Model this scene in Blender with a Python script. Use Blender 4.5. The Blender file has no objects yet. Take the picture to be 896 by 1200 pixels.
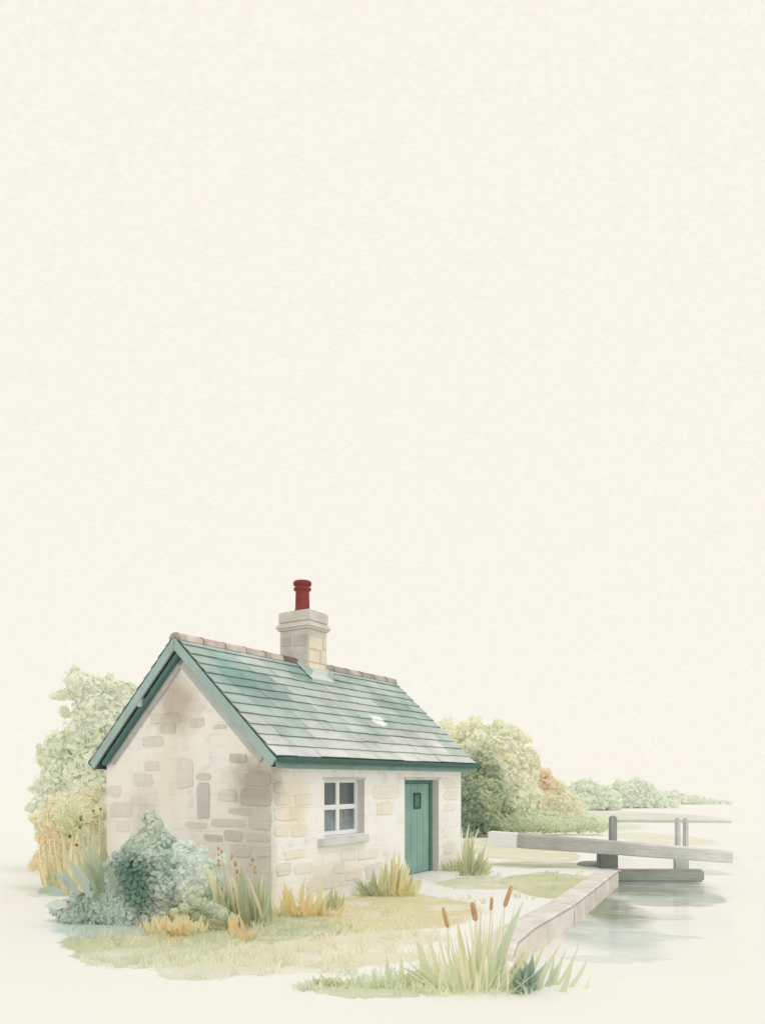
import bpy, bmesh, math, random
from mathutils import Vector, Matrix, noise
random.seed(11)
sc = bpy.context.scene
COL = sc.collection
F = 876.0; CX = 448.0; HY = 914.0; EYE = 1.95        # focal length in photo pixels, horizon, eye height

# ------------------------------------------------------------------ helpers
def P(px, py, d):
    return Vector(((px-CX)/F*d, d, EYE-(py-HY)/F*d))
def G(px, py, z=0.0):
    d = F*(EYE-z)/(py-HY)
    return Vector(((px-CX)/F*d, d, z))
def lin(c):
    c /= 255.0
    return c/12.92 if c <= .04045 else ((c+.055)/1.055)**2.4
W = tuple(lin(v) for v in (250, 245.7, 234.3))
def C(rgb, k=1.0):
    if rgb[2] > rgb[0] and k < .9: rgb = (rgb[0]+3, rgb[1]+1, rgb[2]-6)     # keep the greens on the warm side
    c = [lin(v)/(w*k) for v, w in zip(rgb, W)]; m = max(c)
    return tuple(c) if m < .96 or k < .9 else tuple(v*.96/m for v in c)
def mixc(a, b, t):
    return tuple(x*(1-t)+y*t for x, y in zip(a, b))
def rnd(a, b): return random.uniform(a, b)
def sstep(a, b, x):
    t = max(0, min(1, (x-a)/(b-a))); return t*t*(3-2*t)

def tag(o, label=None, cat=None, group=None, kind=None):
    if label: o['label'] = label
    if cat: o['category'] = cat
    if group: o['group'] = group
    if kind: o['kind'] = kind
    return o
def empty(name, loc, rz=0, **k):
    o = bpy.data.objects.new(name, None); COL.objects.link(o)
    o.location = loc; o.rotation_euler = (0, 0, rz); o.empty_display_size = .2
    return tag(o, **k)

class MB:
    """collects faces with one colour per face; build() links them as one mesh object"""
    def __init__(s): s.v = []; s.f = []; s.c = []; s.sm = []
    def face(s, pts, col, smooth=False):
        n = len(s.v); s.v += [tuple(p) for p in pts]; s.f.append(tuple(range(n, n+len(pts)))); s.c.append(col); s.sm.append(smooth)
    def mesh(s, verts, faces, cols, smooth=True):
        n = len(s.v); s.v += [tuple(p) for p in verts]
        for i, f in enumerate(faces):
            s.f.append(tuple(a+n for a in f)); s.c.append(cols[i] if isinstance(cols, list) else cols); s.sm.append(smooth)
    def box(s, a, b, col, bev=0.0, rot=None, jit=0.0):
        """box between corners a and b, edges chamfered by bev"""
        bm = bmesh.new(); bmesh.ops.create_cube(bm, size=1)
        a, b = Vector(a), Vector(b); c = (a+b)/2; d = b-a
        for v in bm.verts:
            v.co = Vector((v.co.x*d.x, v.co.y*d.y, v.co.z*d.z))
            if jit: v.co += Vector((rnd(-jit, jit), rnd(-jit, jit), rnd(-jit, jit)))
        if bev: bmesh.ops.bevel(bm, geom=bm.edges[:], offset=bev, segments=2, affect='EDGES')
        if rot: bmesh.ops.rotate(bm, verts=bm.verts, matrix=rot)
        bmesh.ops.translate(bm, verts=bm.verts, vec=c)
        bm.verts.index_update()
        s.mesh([v.co.copy() for v in bm.verts], [[v.index for v in f.verts] for f in bm.faces], col, False); bm.free()
    def beam(s, p, q, w, h, col, bev=.01, up=Vector((0, 0, 1))):
        """square bar from p to q"""
        p, q = Vector(p), Vector(q); x = (q-p); L = x.length; x.normalize()
        y = up.cross(x).normalized(); z = x.cross(y)
        m = Matrix((x, y, z)).transposed()
        n = len(s.v); s.box((-L/2, -w/2, -h/2), (L/2, w/2, h/2), col, bev)
        c = (p+q)/2
        for i in range(n, len(s.v)): s.v[i] = tuple(m @ Vector(s.v[i]) + c)
    def lathe(s, prof, c, col, n=20, smooth=True):
        c = Vector(c); vs = []; fs = []
        for r, z in prof:
            for k in range(n):
                a = 2*math.pi*k/n; vs.append(c+Vector((r*math.cos(a), r*math.sin(a), z)))
        for i in range(len(prof)-1):
            for k in range(n):
                fs.append((i*n+k, i*n+(k+1) % n, (i+1)*n+(k+1) % n, (i+1)*n+k))
        s.mesh(vs, fs, col, smooth)
    def tube(s, pts, rads, col, n=7, smooth=True):
        vs = []; fs = []; pts = [Vector(p) for p in pts]
        for i, p in enumerate(pts):
            t = (pts[min(i+1, len(pts)-1)]-pts[max(i-1, 0)]).normalized()
            a = t.orthogonal().normalized(); b = t.cross(a)
            for k in range(n):
                w = 2*math.pi*k/n; vs.append(p+(a*math.cos(w)+b*math.sin(w))*rads[i])
        for i in range(len(pts)-1):
            for k in range(n): fs.append((i*n+k, i*n+(k+1) % n, (i+1)*n+(k+1) % n, (i+1)*n+k))
        fs.append(tuple(range(n))[::-1]); fs.append(tuple(range((len(pts)-1)*n, len(pts)*n)))
        s.mesh(vs, fs, col, smooth)
    def blade(s, base, tip, w, col, bend=.12, seg=6, tipcol=None, fat=.35, face=None):
        """one leaf of grass or reed, widest at `fat` of its length"""
        base, tip = Vector(base), Vector(tip); ax = tip-base; L = ax.length
        if face is None:
            face = Vector((rnd(-.5, .5), -1, 0))
        side = ax.cross(face).normalized()
        out = side*bend*L*rnd(.3, 1)*random.choice((-1, 1)) + face.normalized()*rnd(0, .1)*L
        vs = []; tc = tipcol or col; cols = []
        for i in range(seg+1):
            t = i/seg
            p = base+ax*t+out*(4*t*(1-t))*.5
            ww = w*.5*(((.45+.55*t/fat) if t < fat else max(0.0, 1-((t-fat)/(1-fat))**1.5)))
            vs += [p-side*ww, p+side*ww+face.normalized()*(-.15*ww)]
        fs = []
        for i in range(seg):
            fs.append((2*i, 2*i+1, 2*i+3, 2*i+2)); cols.append(mixc(col, tc, i/(seg-1)))
        s.mesh(vs, fs, cols, True)
    def build(s, name, mat, parent=None, **k):
        if mat.name == 'leaf':      # leaves darken each other: raise their albedo so that the mass keeps its colour
            s.c = [tuple(.975*(v/max(1.0, *c))**.62 for v in c) for c in s.c]
        me = bpy.data.meshes.new(name); me.from_pydata(s.v, [], s.f); me.update()
        att = me.color_attributes.new('Col', 'FLOAT_COLOR', 'CORNER')
        buf = []
        for c, f in zip(s.c, s.f): buf += [c[0], c[1], c[2], 1.0]*len(f)
        att.data.foreach_set('color', buf)
        me.polygons.foreach_set('use_smooth', s.sm)
        me.materials.append(mat)
        o = bpy.data.objects.new(name, me); COL.objects.link(o)
        if parent: o.parent = parent
        return tag(o, **k)

# ------------------------------------------------------------------ materials
class NT:
    def __init__(s, name):
        s.m = bpy.data.materials.new(name); s.m.use_nodes = True; s.t = s.m.node_tree; s.t.nodes.clear()
        s.out = s.n('ShaderNodeOutputMaterial')
    def n(s, ty, **k):
        nd = s.t.nodes.new(ty)
        for a, b in k.items(): setattr(nd, a, b)
        return nd
    def l(s, a, b): s.t.links.new(a, b)
    def inp(s, nd, key, v):
        if hasattr(v, 'links') or hasattr(v, 'is_output'): s.l(v, nd.inputs[key])
        else: nd.inputs[key].default_value = v
    def math(s, op, a, b=0.0, clamp=False):
        nd = s.n('ShaderNodeMath', operation=op, use_clamp=clamp); s.inp(nd, 0, a); s.inp(nd, 1, b); return nd.outputs[0]
    def vm(s, op, a, b=None):
        nd = s.n('ShaderNodeVectorMath', operation=op); s.inp(nd, 0, a)
        if b is not None: s.inp(nd, 1, b)
        return nd.outputs['Value'] if op in ('LENGTH', 'DOT_PRODUCT') else nd.outputs[0]
    def noise(s, vec, scale, detail=3, rough=.5, colour=False):
        nd = s.n('ShaderNodeTexNoise'); s.l(vec, nd.inputs['Vector']); nd.inputs['Scale'].default_value = scale
        nd.inputs['Detail'].default_value = detail; nd.inputs['Roughness'].default_value = rough
        return nd.outputs['Color'] if colour else nd.outputs['Fac']
    def ramp(s, v, a, b, lo=0.0, hi=1.0, smooth=True):
        nd = s.n('ShaderNodeMapRange', interpolation_type='SMOOTHSTEP' if smooth else 'LINEAR', clamp=True)
        s.inp(nd, 0, v); nd.inputs[1].default_value = a; nd.inputs[2].default_value = b
        nd.inputs[3].default_value = lo; nd.inputs[4].default_value = hi; return nd.outputs[0]
    def mix(s, f, a, b, blend='MIX'):
        nd = s.n('ShaderNodeMix', data_type='RGBA', blend_type=blend)
        s.inp(nd, 0, f)
        for i, v in ((6, a), (7, b)):
            if isinstance(v, tuple): nd.inputs[i].default_value = (*v[:3], 1)
            else: s.l(v, nd.inputs[i])
        return nd.outputs[2]
    def bump(s, h, st, dist=.01):
        nd = s.n('ShaderNodeBump'); s.l(h, nd.inputs['Height']); nd.inputs['Strength'].default_value = st
        nd.inputs['Distance'].default_value = dist; return nd.outputs[0]

def grain(nt, pos, col, amt=.05, scale=55):
    """fine pigment grain"""
    a = nt.noise(pos, scale, 3, .65); g = nt.ramp(a, .3, .7, 1-amt, 1+amt*.5, False)
    return nt.mix(1.0, col, nt.combine(g), 'MULTIPLY')
def _comb(s, v):
    nd = s.n('ShaderNodeCombineColor')
    for i in range(3): s.l(v, nd.inputs[i])
    return nd.outputs[0]
NT.combine = _comb

def mat_wash(name, rough=.9, var=.12, vscale=1.6, trans=0.0, bump=.25, bscale=40, spec=.15, gr=.05, edge=None, stretch=None):
    """pigment washed over the object's own colours"""
    nt = NT(name); geo = nt.n('ShaderNodeNewGeometry').outputs['Position']
    c = nt.n('ShaderNodeVertexColor', layer_name='Col').outputs[0]
    n1 = nt.noise(geo, vscale, 4, .55); m = nt.ramp(n1, .32, .68, 1-var, 1+var*.45, False)
    c = nt.mix(1.0, c, nt.combine(m), 'MULTIPLY')
    c = grain(nt, geo, c, gr)
    if stretch:
        gv = nt.vm('MULTIPLY', geo, stretch); gn = nt.noise(gv, 2.2, 5, .7)
        c = nt.mix(1.0, c, nt.combine(nt.ramp(gn, .35, .65, .82, 1.08, False)), 'MULTIPLY')
    p = nt.n('ShaderNodeBsdfPrincipled'); nt.l(c, p.inputs['Base Color']); p.inputs['Roughness'].default_value = rough
    p.inputs['Specular IOR Level'].default_value = spec
    if bump: nt.l(nt.bump(nt.noise(geo, bscale, 5, .6), bump), p.inputs['Normal'])
    if trans:
        tr = nt.n('ShaderNodeBsdfTranslucent'); nt.l(c, tr.inputs[0]); mx = nt.n('ShaderNodeMixShader')
        mx.inputs[0].default_value = trans; nt.l(p.outputs[0], mx.inputs[1]); nt.l(tr.outputs[0], mx.inputs[2]); nt.l(mx.outputs[0], nt.out.inputs[0])
    else: nt.l(p.outputs[0], nt.out.inputs[0])
    return nt.m

M_STONE = mat_wash('stone', var=.16, vscale=2.6, bump=.5, bscale=28)
M_PAINT = mat_wash('green_paint', rough=.6, var=.16, vscale=2.2, bump=.15, spec=.3)
M_WHITE = mat_wash('white_paint', rough=.6, var=.05, bump=.1, spec=.3)
M_WOOD = mat_wash('weathered_timber', var=.2, vscale=1.8, bump=.5, bscale=30)
M_BEAM = mat_wash('timber_grain', var=.16, vscale=1.6, bump=.5, bscale=30, stretch=(1.0, 3.0, 16.0))
M_LEAF = mat_wash('leaf', rough=.8, var=.03, vscale=1.1, trans=.45, bump=0, gr=.0, spec=.05)
M_CLAY = mat_wash('clay', rough=.7, var=.25, vscale=5, bump=.3)
M_SEED = mat_wash('seed_head', var=.2, vscale=9, bump=.6, bscale=160)

def mat_patches(name, base, patches, warp, glossy=0.0, wscale=(.8, .5), z=0.0):
    """ground or water: pale base with irregular stains of colour and painted reflections around given places"""
    nt = NT(name); geo = nt.n('ShaderNodeNewGeometry').outputs['Position']
    def warped(sc_, amp, det):
        nn = nt.noise(geo, sc_, det, .6, True)
        d = nt.vm('MULTIPLY', nt.vm('SUBTRACT', nn, (.5, .5, .5)), amp)
        return d
    w = nt.vm('ADD', nt.vm('ADD', geo, warped(wscale[0], (warp*1.2, warp*2.4, 0), 2)), warped(wscale[0]*5, (warp*.3, warp*1.0, 0), 4))
    col = None
    n1 = nt.noise(geo, .5, 4, .6)
    col = nt.mix(nt.ramp(n1, .45, .7, 0, .5), tuple(base), tuple(mixc(base, C((236, 228, 200), 1.17), .0)))
    n2 = nt.noise(nt.vm('MULTIPLY', geo, (.55, .9, 1)), 1.7, 6, .62)
    for (px, py, hx, hy, rgb, soft, al) in patches:
        c = G(px, py, z); near = G(px, py+hy, z).y; far = G(px, py-hy, z).y
        cy = (near+far)/2; hyw = (far-near)/2; hxw = hx/F*cy; cx = (px-CX)/F*cy
        q = nt.vm('MULTIPLY', nt.vm('SUBTRACT', w, (cx, cy, 0)), (1/hxw, 1/hyw, 0))
        L = nt.vm('LENGTH', q)
        m = nt.ramp(L, 1.0-soft, 1.0, al, 0)
        rim = nt.math('MULTIPLY', nt.ramp(L, 1.0-soft*2.2, 1.0-soft, 0, .14), nt.ramp(L, 1.0-soft*.6, 1.0, 1, 0)) if soft < .15 else None
        m = nt.math('MULTIPLY', m, nt.ramp(n2, .38, .52, .50, 1.04), True)
        col = nt.mix(m, col, C(rgb, 1.17))
        if rim is not None: col = nt.mix(rim, col, tuple(v*.75 for v in C(rgb, 1.17)))
    col = grain(nt, geo, col, .035, 38)
    d = nt.n('ShaderNodeBsdfDiffuse'); nt.l(col, d.inputs[0])
    if glossy:
        bmp = nt.bump(nt.noise(nt.vm('MULTIPLY', geo, (1.0, 2.5, 1)), 3.0, 3, .5), .12, .05)
        g = nt.n('ShaderNodeBsdfGlossy'); g.inputs['Roughness'].default_value = .12; g.inputs[0].default_value = (.97, .97, .97, 1)
        nt.l(bmp, g.inputs['Normal'])
        mx = nt.n('ShaderNodeMixShader'); mx.inputs[0].default_value = glossy
        nt.l(d.outputs[0], mx.inputs[1]); nt.l(g.outputs[0], mx.inputs[2]); nt.l(mx.outputs[0], nt.out.inputs[0])
    else:
        nt.l(nt.bump(nt.noise(geo, 9, 5, .6), .10, .02), d.inputs['Normal'])
        nt.l(d.outputs[0], nt.out.inputs[0])
    return nt.m

GP = [
 (300, 1090, 200, 36, (234, 226, 190), .14, .9),
 (450, 1100, 80, 16, (236, 228, 196), .3, .8), # px, py, half width, half height, colour, edge softness, opacity
 (640, 968, 125, 9, (224, 226, 200), .3, .9),
 (775, 984, 55, 9, (236, 231, 204), .2, .8),
 (740, 958, 110, 8, (226, 227, 202), .4, .9),
 (612, 1000, 62, 11, (231, 225, 190), .08, .9),
 (640, 1014, 80, 4, (196, 197, 160), .2, .8),
 (662, 1036, 52, 14, (214, 214, 170), .07, .9),
 (640, 990, 95, 9, (222, 222, 182), .2, .9),
 (648, 1040, 62, 16, (212, 212, 166), .1, .95),
 (330, 1132, 120, 8, (232, 227, 196), .2, .9),
 (160, 1128, 60, 7, (222, 222, 188), .2, .9),
 (570, 1036, 60, 8, (226, 222, 184), .08, .9),
 (425, 1070, 150, 24, (228, 218, 172), .12, .95),
 (385, 1124, 130, 9, (236, 229, 198), .1, .85),
 (300, 1088, 110, 20, (192, 198, 156), .4, .9),
 (185, 1104, 105, 26, (206, 210, 168), .08, .95),
 (135, 1085, 75, 18, (196, 210, 200), .3, .8),
 (205, 1084, 40, 22, (226, 188, 128), .7, .95),
 (285, 1090, 16, 14, (226, 190, 132), .7, .9),
 (255, 1134, 75, 16, (226, 225, 196), .07, .8),
 (435, 1155, 95, 13, (214, 218, 180), .07, .9),
 (560, 1150, 80, 24, (224, 222, 186), .4, .85),
]
GROUND_BASE = tuple(v for v in C((250, 247, 234), 1.165))
WZ = -.30
GP = [(a, b, c, d, tuple(int(v*.95+w_*.05) for v, w_ in zip(e, (250, 247, 234))), f, g) for a, b, c, d, e, f, g in GP]
WP = [
 (740, 1042, 95, 24, (196, 204, 186), .3, .9),
 (815, 1022, 40, 5, (212, 215, 200), .3, .8),
 (690, 1090, 75, 40, (198, 209, 196), .45, .9),
 (765, 1050, 75, 14, (190, 199, 183), .12, .85),
 (760, 1074, 50, 5, (214, 219, 206), .2, .8),
 (740, 1100, 55, 7, (214, 221, 210), .2, .8),
 (770, 1098, 60, 3, (218, 223, 210), .3, .8),
 (710, 1124, 60, 6, (222, 227, 217), .3, .7),
 (755, 1122, 40, 3, (222, 226, 215), .3, .7),
 (704, 1066, 50, 24, (148, 154, 128), .45, .9),  # painted dark reflection of the coping
 (745, 1045, 70, 8, (160, 166, 146), .5, .9),  # painted dark reflection below the gate
]
M_GROUND = mat_patches('meadow_ground', GROUND_BASE, GP, .42)
M_WATER = mat_patches('canal_water', C((250, 247, 234), 1.165), WP, .38, glossy=.22, z=WZ)

# ------------------------------------------------------------------ world, light, camera
world = bpy.data.worlds.new('World'); sc.world = world; world.use_nodes = True
wt = world.node_tree; wt.nodes.clear()
SUN_EL, SUN_AZ = math.radians(58), math.atan2(.80, -.60)      # azimuth from +Y clockwise: from the right and behind the viewer
wo = wt.nodes.new('ShaderNodeOutputWorld')
sky = wt.nodes.new('ShaderNodeTexSky'); sky.sky_type = 'NISHITA'; sky.sun_disc = False
sky.sun_elevation = SUN_EL; sky.sun_rotation = SUN_AZ
bs = wt.nodes.new('ShaderNodeBackground'); bs.inputs[1].default_value = .0015
wt.links.new(sky.outputs[0], bs.inputs[0])
tc = wt.nodes.new('ShaderNodeTexCoord'); mp = wt.nodes.new('ShaderNodeMapping'); mp.inputs['Rotation'].default_value = (0, .6, 0)
mp.inputs['Scale'].default_value = (.55, 1, 1.5)
wt.links.new(tc.outputs['Generated'], mp.inputs[0])
nz = wt.nodes.new('ShaderNodeTexNoise'); nz.inputs['Scale'].default_value = 250; nz.inputs['Detail'].default_value = 5; nz.inputs['Roughness'].default_value = .62
wt.links.new(mp.outputs[0], nz.inputs['Vector'])
mr = wt.nodes.new('ShaderNodeMapRange'); mr.inputs[1].default_value = .3; mr.inputs[2].default_value = .7; mr.inputs[3].default_value = .958; mr.inputs[4].default_value = 1.022
wt.links.new(nz.outputs['Fac'], mr.inputs[0])
bc = wt.nodes.new('ShaderNodeBackground'); bc.inputs[0].default_value = (*W, 1)
wt.links.new(mr.outputs[0], bc.inputs[1])
ad = wt.nodes.new('ShaderNodeAddShader'); wt.links.new(bs.outputs[0], ad.inputs[0]); wt.links.new(bc.outputs[0], ad.inputs[1]); wt.links.new(ad.outputs[0], wo.inputs[0])

sl = bpy.data.lights.new('sun', 'SUN'); sl.energy = .6; sl.angle = math.radians(24); sl.color = (1, .96, .88)
so = bpy.data.objects.new('sun', sl); COL.objects.link(so)
sd = Vector((.80*math.cos(SUN_EL), -.60*math.cos(SUN_EL), math.sin(SUN_EL)))
so.rotation_euler = sd.to_track_quat('Z', 'Y').to_euler(); so.location = (8, -6, 12)

cam = bpy.data.cameras.new('camera'); co = bpy.data.objects.new('camera', cam); COL.objects.link(co); sc.camera = co
co.location = (0, 0, EYE); co.rotation_euler = (math.pi/2, 0, 0)
cam.sensor_fit = 'VERTICAL'; cam.sensor_height = 36; cam.sensor_width = 27; cam.lens = 36*F/1200
cam.shift_y = 314/1200; cam.clip_end = 20000; cam.clip_start = .1
sc.view_settings.view_transform = 'Standard'; sc.view_settings.look = 'None'; sc.view_settings.exposure = 0
sc.cycles.max_bounces = 16; sc.cycles.diffuse_bounces = 16; sc.cycles.transmission_bounces = 16

# ------------------------------------------------------------------ ground, water
EDGE = [(4.98, 15.8), (2.95, 11.5), (2.0, 9.75), (1.62, 8.9), (1.45, 8.2)]      # outer top edge of the coping
def offset(poly, w):
    out = []
    for i, p in enumerate(poly):
        a = Vector(poly[max(0, i-1)]); b = Vector(poly[min(len(poly)-1, i+1)]); t = (b-a).normalized()
        out.append((p[0]-(-t.y)*w*-1*-1, p[1]+(t.x)*w*-1)) if False else out.append((p[0]+t.y*w, p[1]-t.x*w))
    return out
INNER = offset(EDGE, .42); MID = offset(EDGE, .2)
def ground_mesh():
    bm = bmesh.new()
    R = 6000
    outer = [(-R, -R), (R, -R), (R, R), (-R, R)]
    hole = [(5.12, 16.0), (5.6, 19.0), (12, 19.3), (30, 19.5), (34, 14), (30, 7), (12, 6.9), (4, 7.25), (2.2, 7.35), (1.6, 7.6)] + MID[::-1]
    loops = []
    for lp in (outer, hole):
        vs = [bm.verts.new((x, y, 0)) for x, y in lp]
        for i in range(len(vs)): bm.edges.new((vs[i], vs[(i+1) % len(vs)]))
    bmesh.ops.triangle_fill(bm, edges=bm.edges[:], use_beauty=True)
    for f in bm.faces:
        if f.normal.z < 0: f.normal_flip()
    me = bpy.data.meshes.new('ground'); bm.to_mesh(me); bm.free(); me.materials.append(M_GROUND)
    o = bpy.data.objects.new('ground', me); COL.objects.link(o); o['kind'] = 'structure'
    # sloping banks down to the water
    m = MB(); n = len(hole); cx, cy = 12, 13
    for i in range(1, 10):
        a, b = Vector(hole[i]), Vector(hole[(i+1) % n]); c = Vector((cx, cy))
        a2 = a+(c-a).normalized()*.5; b2 = b+(c-b).normalized()*.5
        m.face([(a.x, a.y, -.002), (b.x, b.y, -.002), (b2.x, b2.y, -.4), (a2.x, a2.y, -.4)], GROUND_BASE)
    m.build('bank', M_WHITE, kind='structure')
ground_mesh()
m = MB(); m.face([(.9, 5.5, WZ), (40, 5.5, WZ), (40, 21, WZ), (.9, 21, WZ)], (1, 1, 1)); m.build('water', M_WATER, kind='structure')

# coping stones along the canal
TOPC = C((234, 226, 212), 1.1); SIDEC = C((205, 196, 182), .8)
def coping(seg, label):
    o = MB(); E = offset(seg, 0); I = offset(seg, .42)
    def ring(p, q, z0, z1):
        return
    n = len(seg); g = .012
    rows = []
    for i in range(n):
        e, w_ = Vector(E[i]), Vector(I[i]); t = (w_-e).normalized()
        prof = [(e+t*.0, -.5), (e+t*.0, -.045), (e+t*.012, -.012), (e+t*.045, .0), (w_-t*.045, .004), (w_-t*.01, -.01), (w_, -.03), (w_, -.5)]
        rows.append([Vector((p.x+rnd(-.006, .006), p.y+rnd(-.006, .006), z+.035)) for p, z in prof])
    for i in range(n-1):
        for k in range(7):
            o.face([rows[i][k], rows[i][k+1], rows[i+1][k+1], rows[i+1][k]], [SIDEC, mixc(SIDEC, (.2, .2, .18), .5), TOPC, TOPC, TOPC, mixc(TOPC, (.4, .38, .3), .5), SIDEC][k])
    o.face(rows[0][::-1], SIDEC); o.face(rows[-1], SIDEC)
    ob = o.build('coping_stone', M_STONE); tag(ob, label, 'coping stone', 'stone edging along the canal')
def lerp2(a, b, t): return (a[0]+(b[0]-a[0])*t, a[1]+(b[1]-a[1])*t)
coping([lerp2(EDGE[0], EDGE[1], t) for t in (0, .2, .4, .6, .8, .992)], 'long straight pale coping stone ending at the lock gate')
coping([lerp2(EDGE[1], EDGE[2], t) for t in (.012, .5, 1)]+[EDGE[3], EDGE[4]], 'curved pale coping stone behind the cattails, nearest to the viewer')

# ------------------------------------------------------------------ cottage
TH = math.atan2(.839, .545)
house = empty('stone_cottage', (-1.625, 10.95, 0), TH, label='small stone cottage with green slate roof, green door and red chimney pot', cat='cottage')
tx_, ty_ = math.cos(TH), math.sin(TH)
def hx(px, y=0):      # local x of a photo column on a plane parallel to the front wall
    a = (px-CX)/F
    return (a*(10.95+tx_*y)+1.625+ty_*y)/(tx_-a*ty_)
def hz(px, py, y=0):
    x = hx(px, y); d = 10.95+ty_*x+tx_*y; return EYE-(py-HY)/F*d
def gy(px):           # local y of a photo column on the gable wall
    a = (px-CX)/F
    return (-1.625-a*10.95)/(ty_+a*tx_)
def gz(px, py): return EYE-(py-HY)/F*(10.95+tx_*gy(px))
LN, WD, WT = 6.07, 3.78, 2.40            # length, width, wall height
EZ, RZ, OV, XO = 2.293, 4.24, .22, .13   # eave height, ridge height, eave and verge overhang
HW = WD/2
slope = (RZ-EZ)/(HW+OV)
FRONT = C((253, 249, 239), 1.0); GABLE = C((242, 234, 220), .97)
wx0, wx1 = 1.27, 2.41; wz0, wz1 = 1.03, 1.96
dx0, dx1 = 3.75, 5.08; dz0, dz1 = .10, 1.95
w = MB()
xs = [0, wx0, wx1, dx0, dx1, LN]; zs = [-.1, dz0, wz0, dz1, wz1, WT]
def inside(x, z): return (wx0 < x < wx1 and wz0 < z < wz1) or (dx0 < x < dx1 and dz0 < z < dz1)
for i in range(5):
    for j in range(5):
        if not inside((xs[i]+xs[i+1])/2, (zs[j]+zs[j+1])/2):
            w.face([(xs[i], 0, zs[j]), (xs[i+1], 0, zs[j]), (xs[i+1], 0, zs[j+1]), (xs[i], 0, zs[j+1])], FRONT)
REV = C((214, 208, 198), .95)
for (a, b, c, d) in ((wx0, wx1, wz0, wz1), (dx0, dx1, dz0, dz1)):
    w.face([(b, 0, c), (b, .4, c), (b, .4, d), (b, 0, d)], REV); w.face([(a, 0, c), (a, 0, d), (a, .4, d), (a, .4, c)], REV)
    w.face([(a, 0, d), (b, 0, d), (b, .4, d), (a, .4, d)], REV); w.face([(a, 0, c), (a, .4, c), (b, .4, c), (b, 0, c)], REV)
for x, s_ in ((0, 1), (LN, -1)):
    w.face([(x, 0, -.1), (x, WD, -.1), (x, WD, WT), (x, HW, RZ-.09), (x, 0, WT)][::-s_], GABLE)
w.face([(0, WD, -.1), (LN, WD, -.1), (LN, WD, WT), (0, WD, WT)], GABLE)
# stones standing slightly proud of the render
def stone(m, plane, u0, u1, v0, v1, col, alpha=1.0, t=.010):
    n = 18; cu, cv, hu, hv = (u0+u1)/2, (v0+v1)/2, abs(u1-u0)/2, abs(v1-v0)/2
    seed = Vector((u0*7.3, v0*5.1, 3 if plane == 'f' else 9))
    rings = []
    t += rnd(0, .005)
    for rr, off in ((1.0, -.01), (1.0, t*.6), (.93, t), (.0, t)):
        ring = []
        for k in range(n):
            a = 2*math.pi*k/n; ca, sa = math.cos(a), math.sin(a)
            e = .42
            su = math.copysign(abs(ca)**e, ca); sv = math.copysign(abs(sa)**e, sa)
            j = 1+.22*noise.noise(seed+Vector((ca*1.3, sa*1.3, 0)))
            mar = min(hu, hv)*(1-rr) if rr else 0
            if rr: u = cu+(hu-mar)*su*j; v = cv+(hv-mar)*sv*j
            else: u, v = cu, cv
            ring.append(Vector((u, -off, v)) if plane == 'f' else Vector((-off, u, v)))
        rings.append(ring)
    rim = tuple(x*.92 for x in col)
    flip = plane != 'f'
    for a in range(3):
        for k in range(n):
            f = [rings[a][k], rings[a][(k+1) % n], rings[a+1][(k+1) % n], rings[a+1][k]]
            if a == 2: f = f[:3]
            m.face(f if flip else f, (rim, rim, mixc(col, rim, .0))[a], False)
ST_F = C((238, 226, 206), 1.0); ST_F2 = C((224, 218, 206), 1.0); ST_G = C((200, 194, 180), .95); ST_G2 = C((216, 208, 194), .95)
for (a, b, c, d, k) in [(187, 207, 849, 859, 0), (167, 192, 863, 875, 0), (176, 212, 836, 848, 1), (251, 266, 849, 854, 0), (269, 290, 883, 894, 0), (170, 187, 892, 903, 0),
    (156, 180, 907, 921, 1), (207, 226, 889, 924, 1), (231, 247, 906, 914, 0), (231, 246, 917, 960, 0), (282, 318, 924, 945, 0), (269, 294, 947, 955, 0), (247, 286, 960, 969, 0),
    (291, 318, 949, 972, 0), (217, 242, 963, 971, 1), (263, 284, 972, 986, 0), (239, 261, 978, 986, 0), (290, 318, 977, 986, 0), (270, 294, 989, 1004, 1), (130, 154, 940, 958, 1),
    (288, 317, 905, 921, 1), (300, 317, 990, 1004, 1), (136, 152, 962, 975, 1), (126, 142, 920, 934, 1), (222, 240, 842, 852, 1), (256, 277, 925, 939, 1)]:
    y0, y1 = gy(b), gy(a); pm = (a+b)/2
    stone(w, 'g', y0, y1, gz(pm, d), gz(pm, c), mixc((ST_G, ST_G2)[k], GABLE, rnd(0, .5)))
for (a, b, c, d, k) in [(321, 341, 917, 929, 0), (322, 340, 932, 943, 0), (321, 349, 946, 962, 0), (321, 338, 966, 980, 0), (333, 358, 995, 1006, 0), (324, 341, 1010, 1026, 1),
    (345, 366, 1011, 1024, 1), (391, 404, 1011, 1023, 1), (400, 416, 994, 1008, 1), (419, 443, 995, 1006, 0), (404, 424, 1018, 1031, 0), (428, 446, 1012, 1030, 1), (360, 400, 1028, 1042, 1),
    (436, 466, 921, 936, 0), (441, 460, 940, 955, 0), (519, 534, 912, 924, 0), (519, 535, 927, 937, 0), (520, 534, 942, 950, 0), (519, 534, 985, 1000, 0), (345, 366, 930, 944, 0), (341, 360, 966, 980, 0)]:
    pm = (a+b)/2
    stone(w, 'f', hx(a), hx(b), hz(pm, d), hz(pm, c), mixc((ST_F, ST_F2)[k], FRONT, rnd(.1, .55)))
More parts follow.
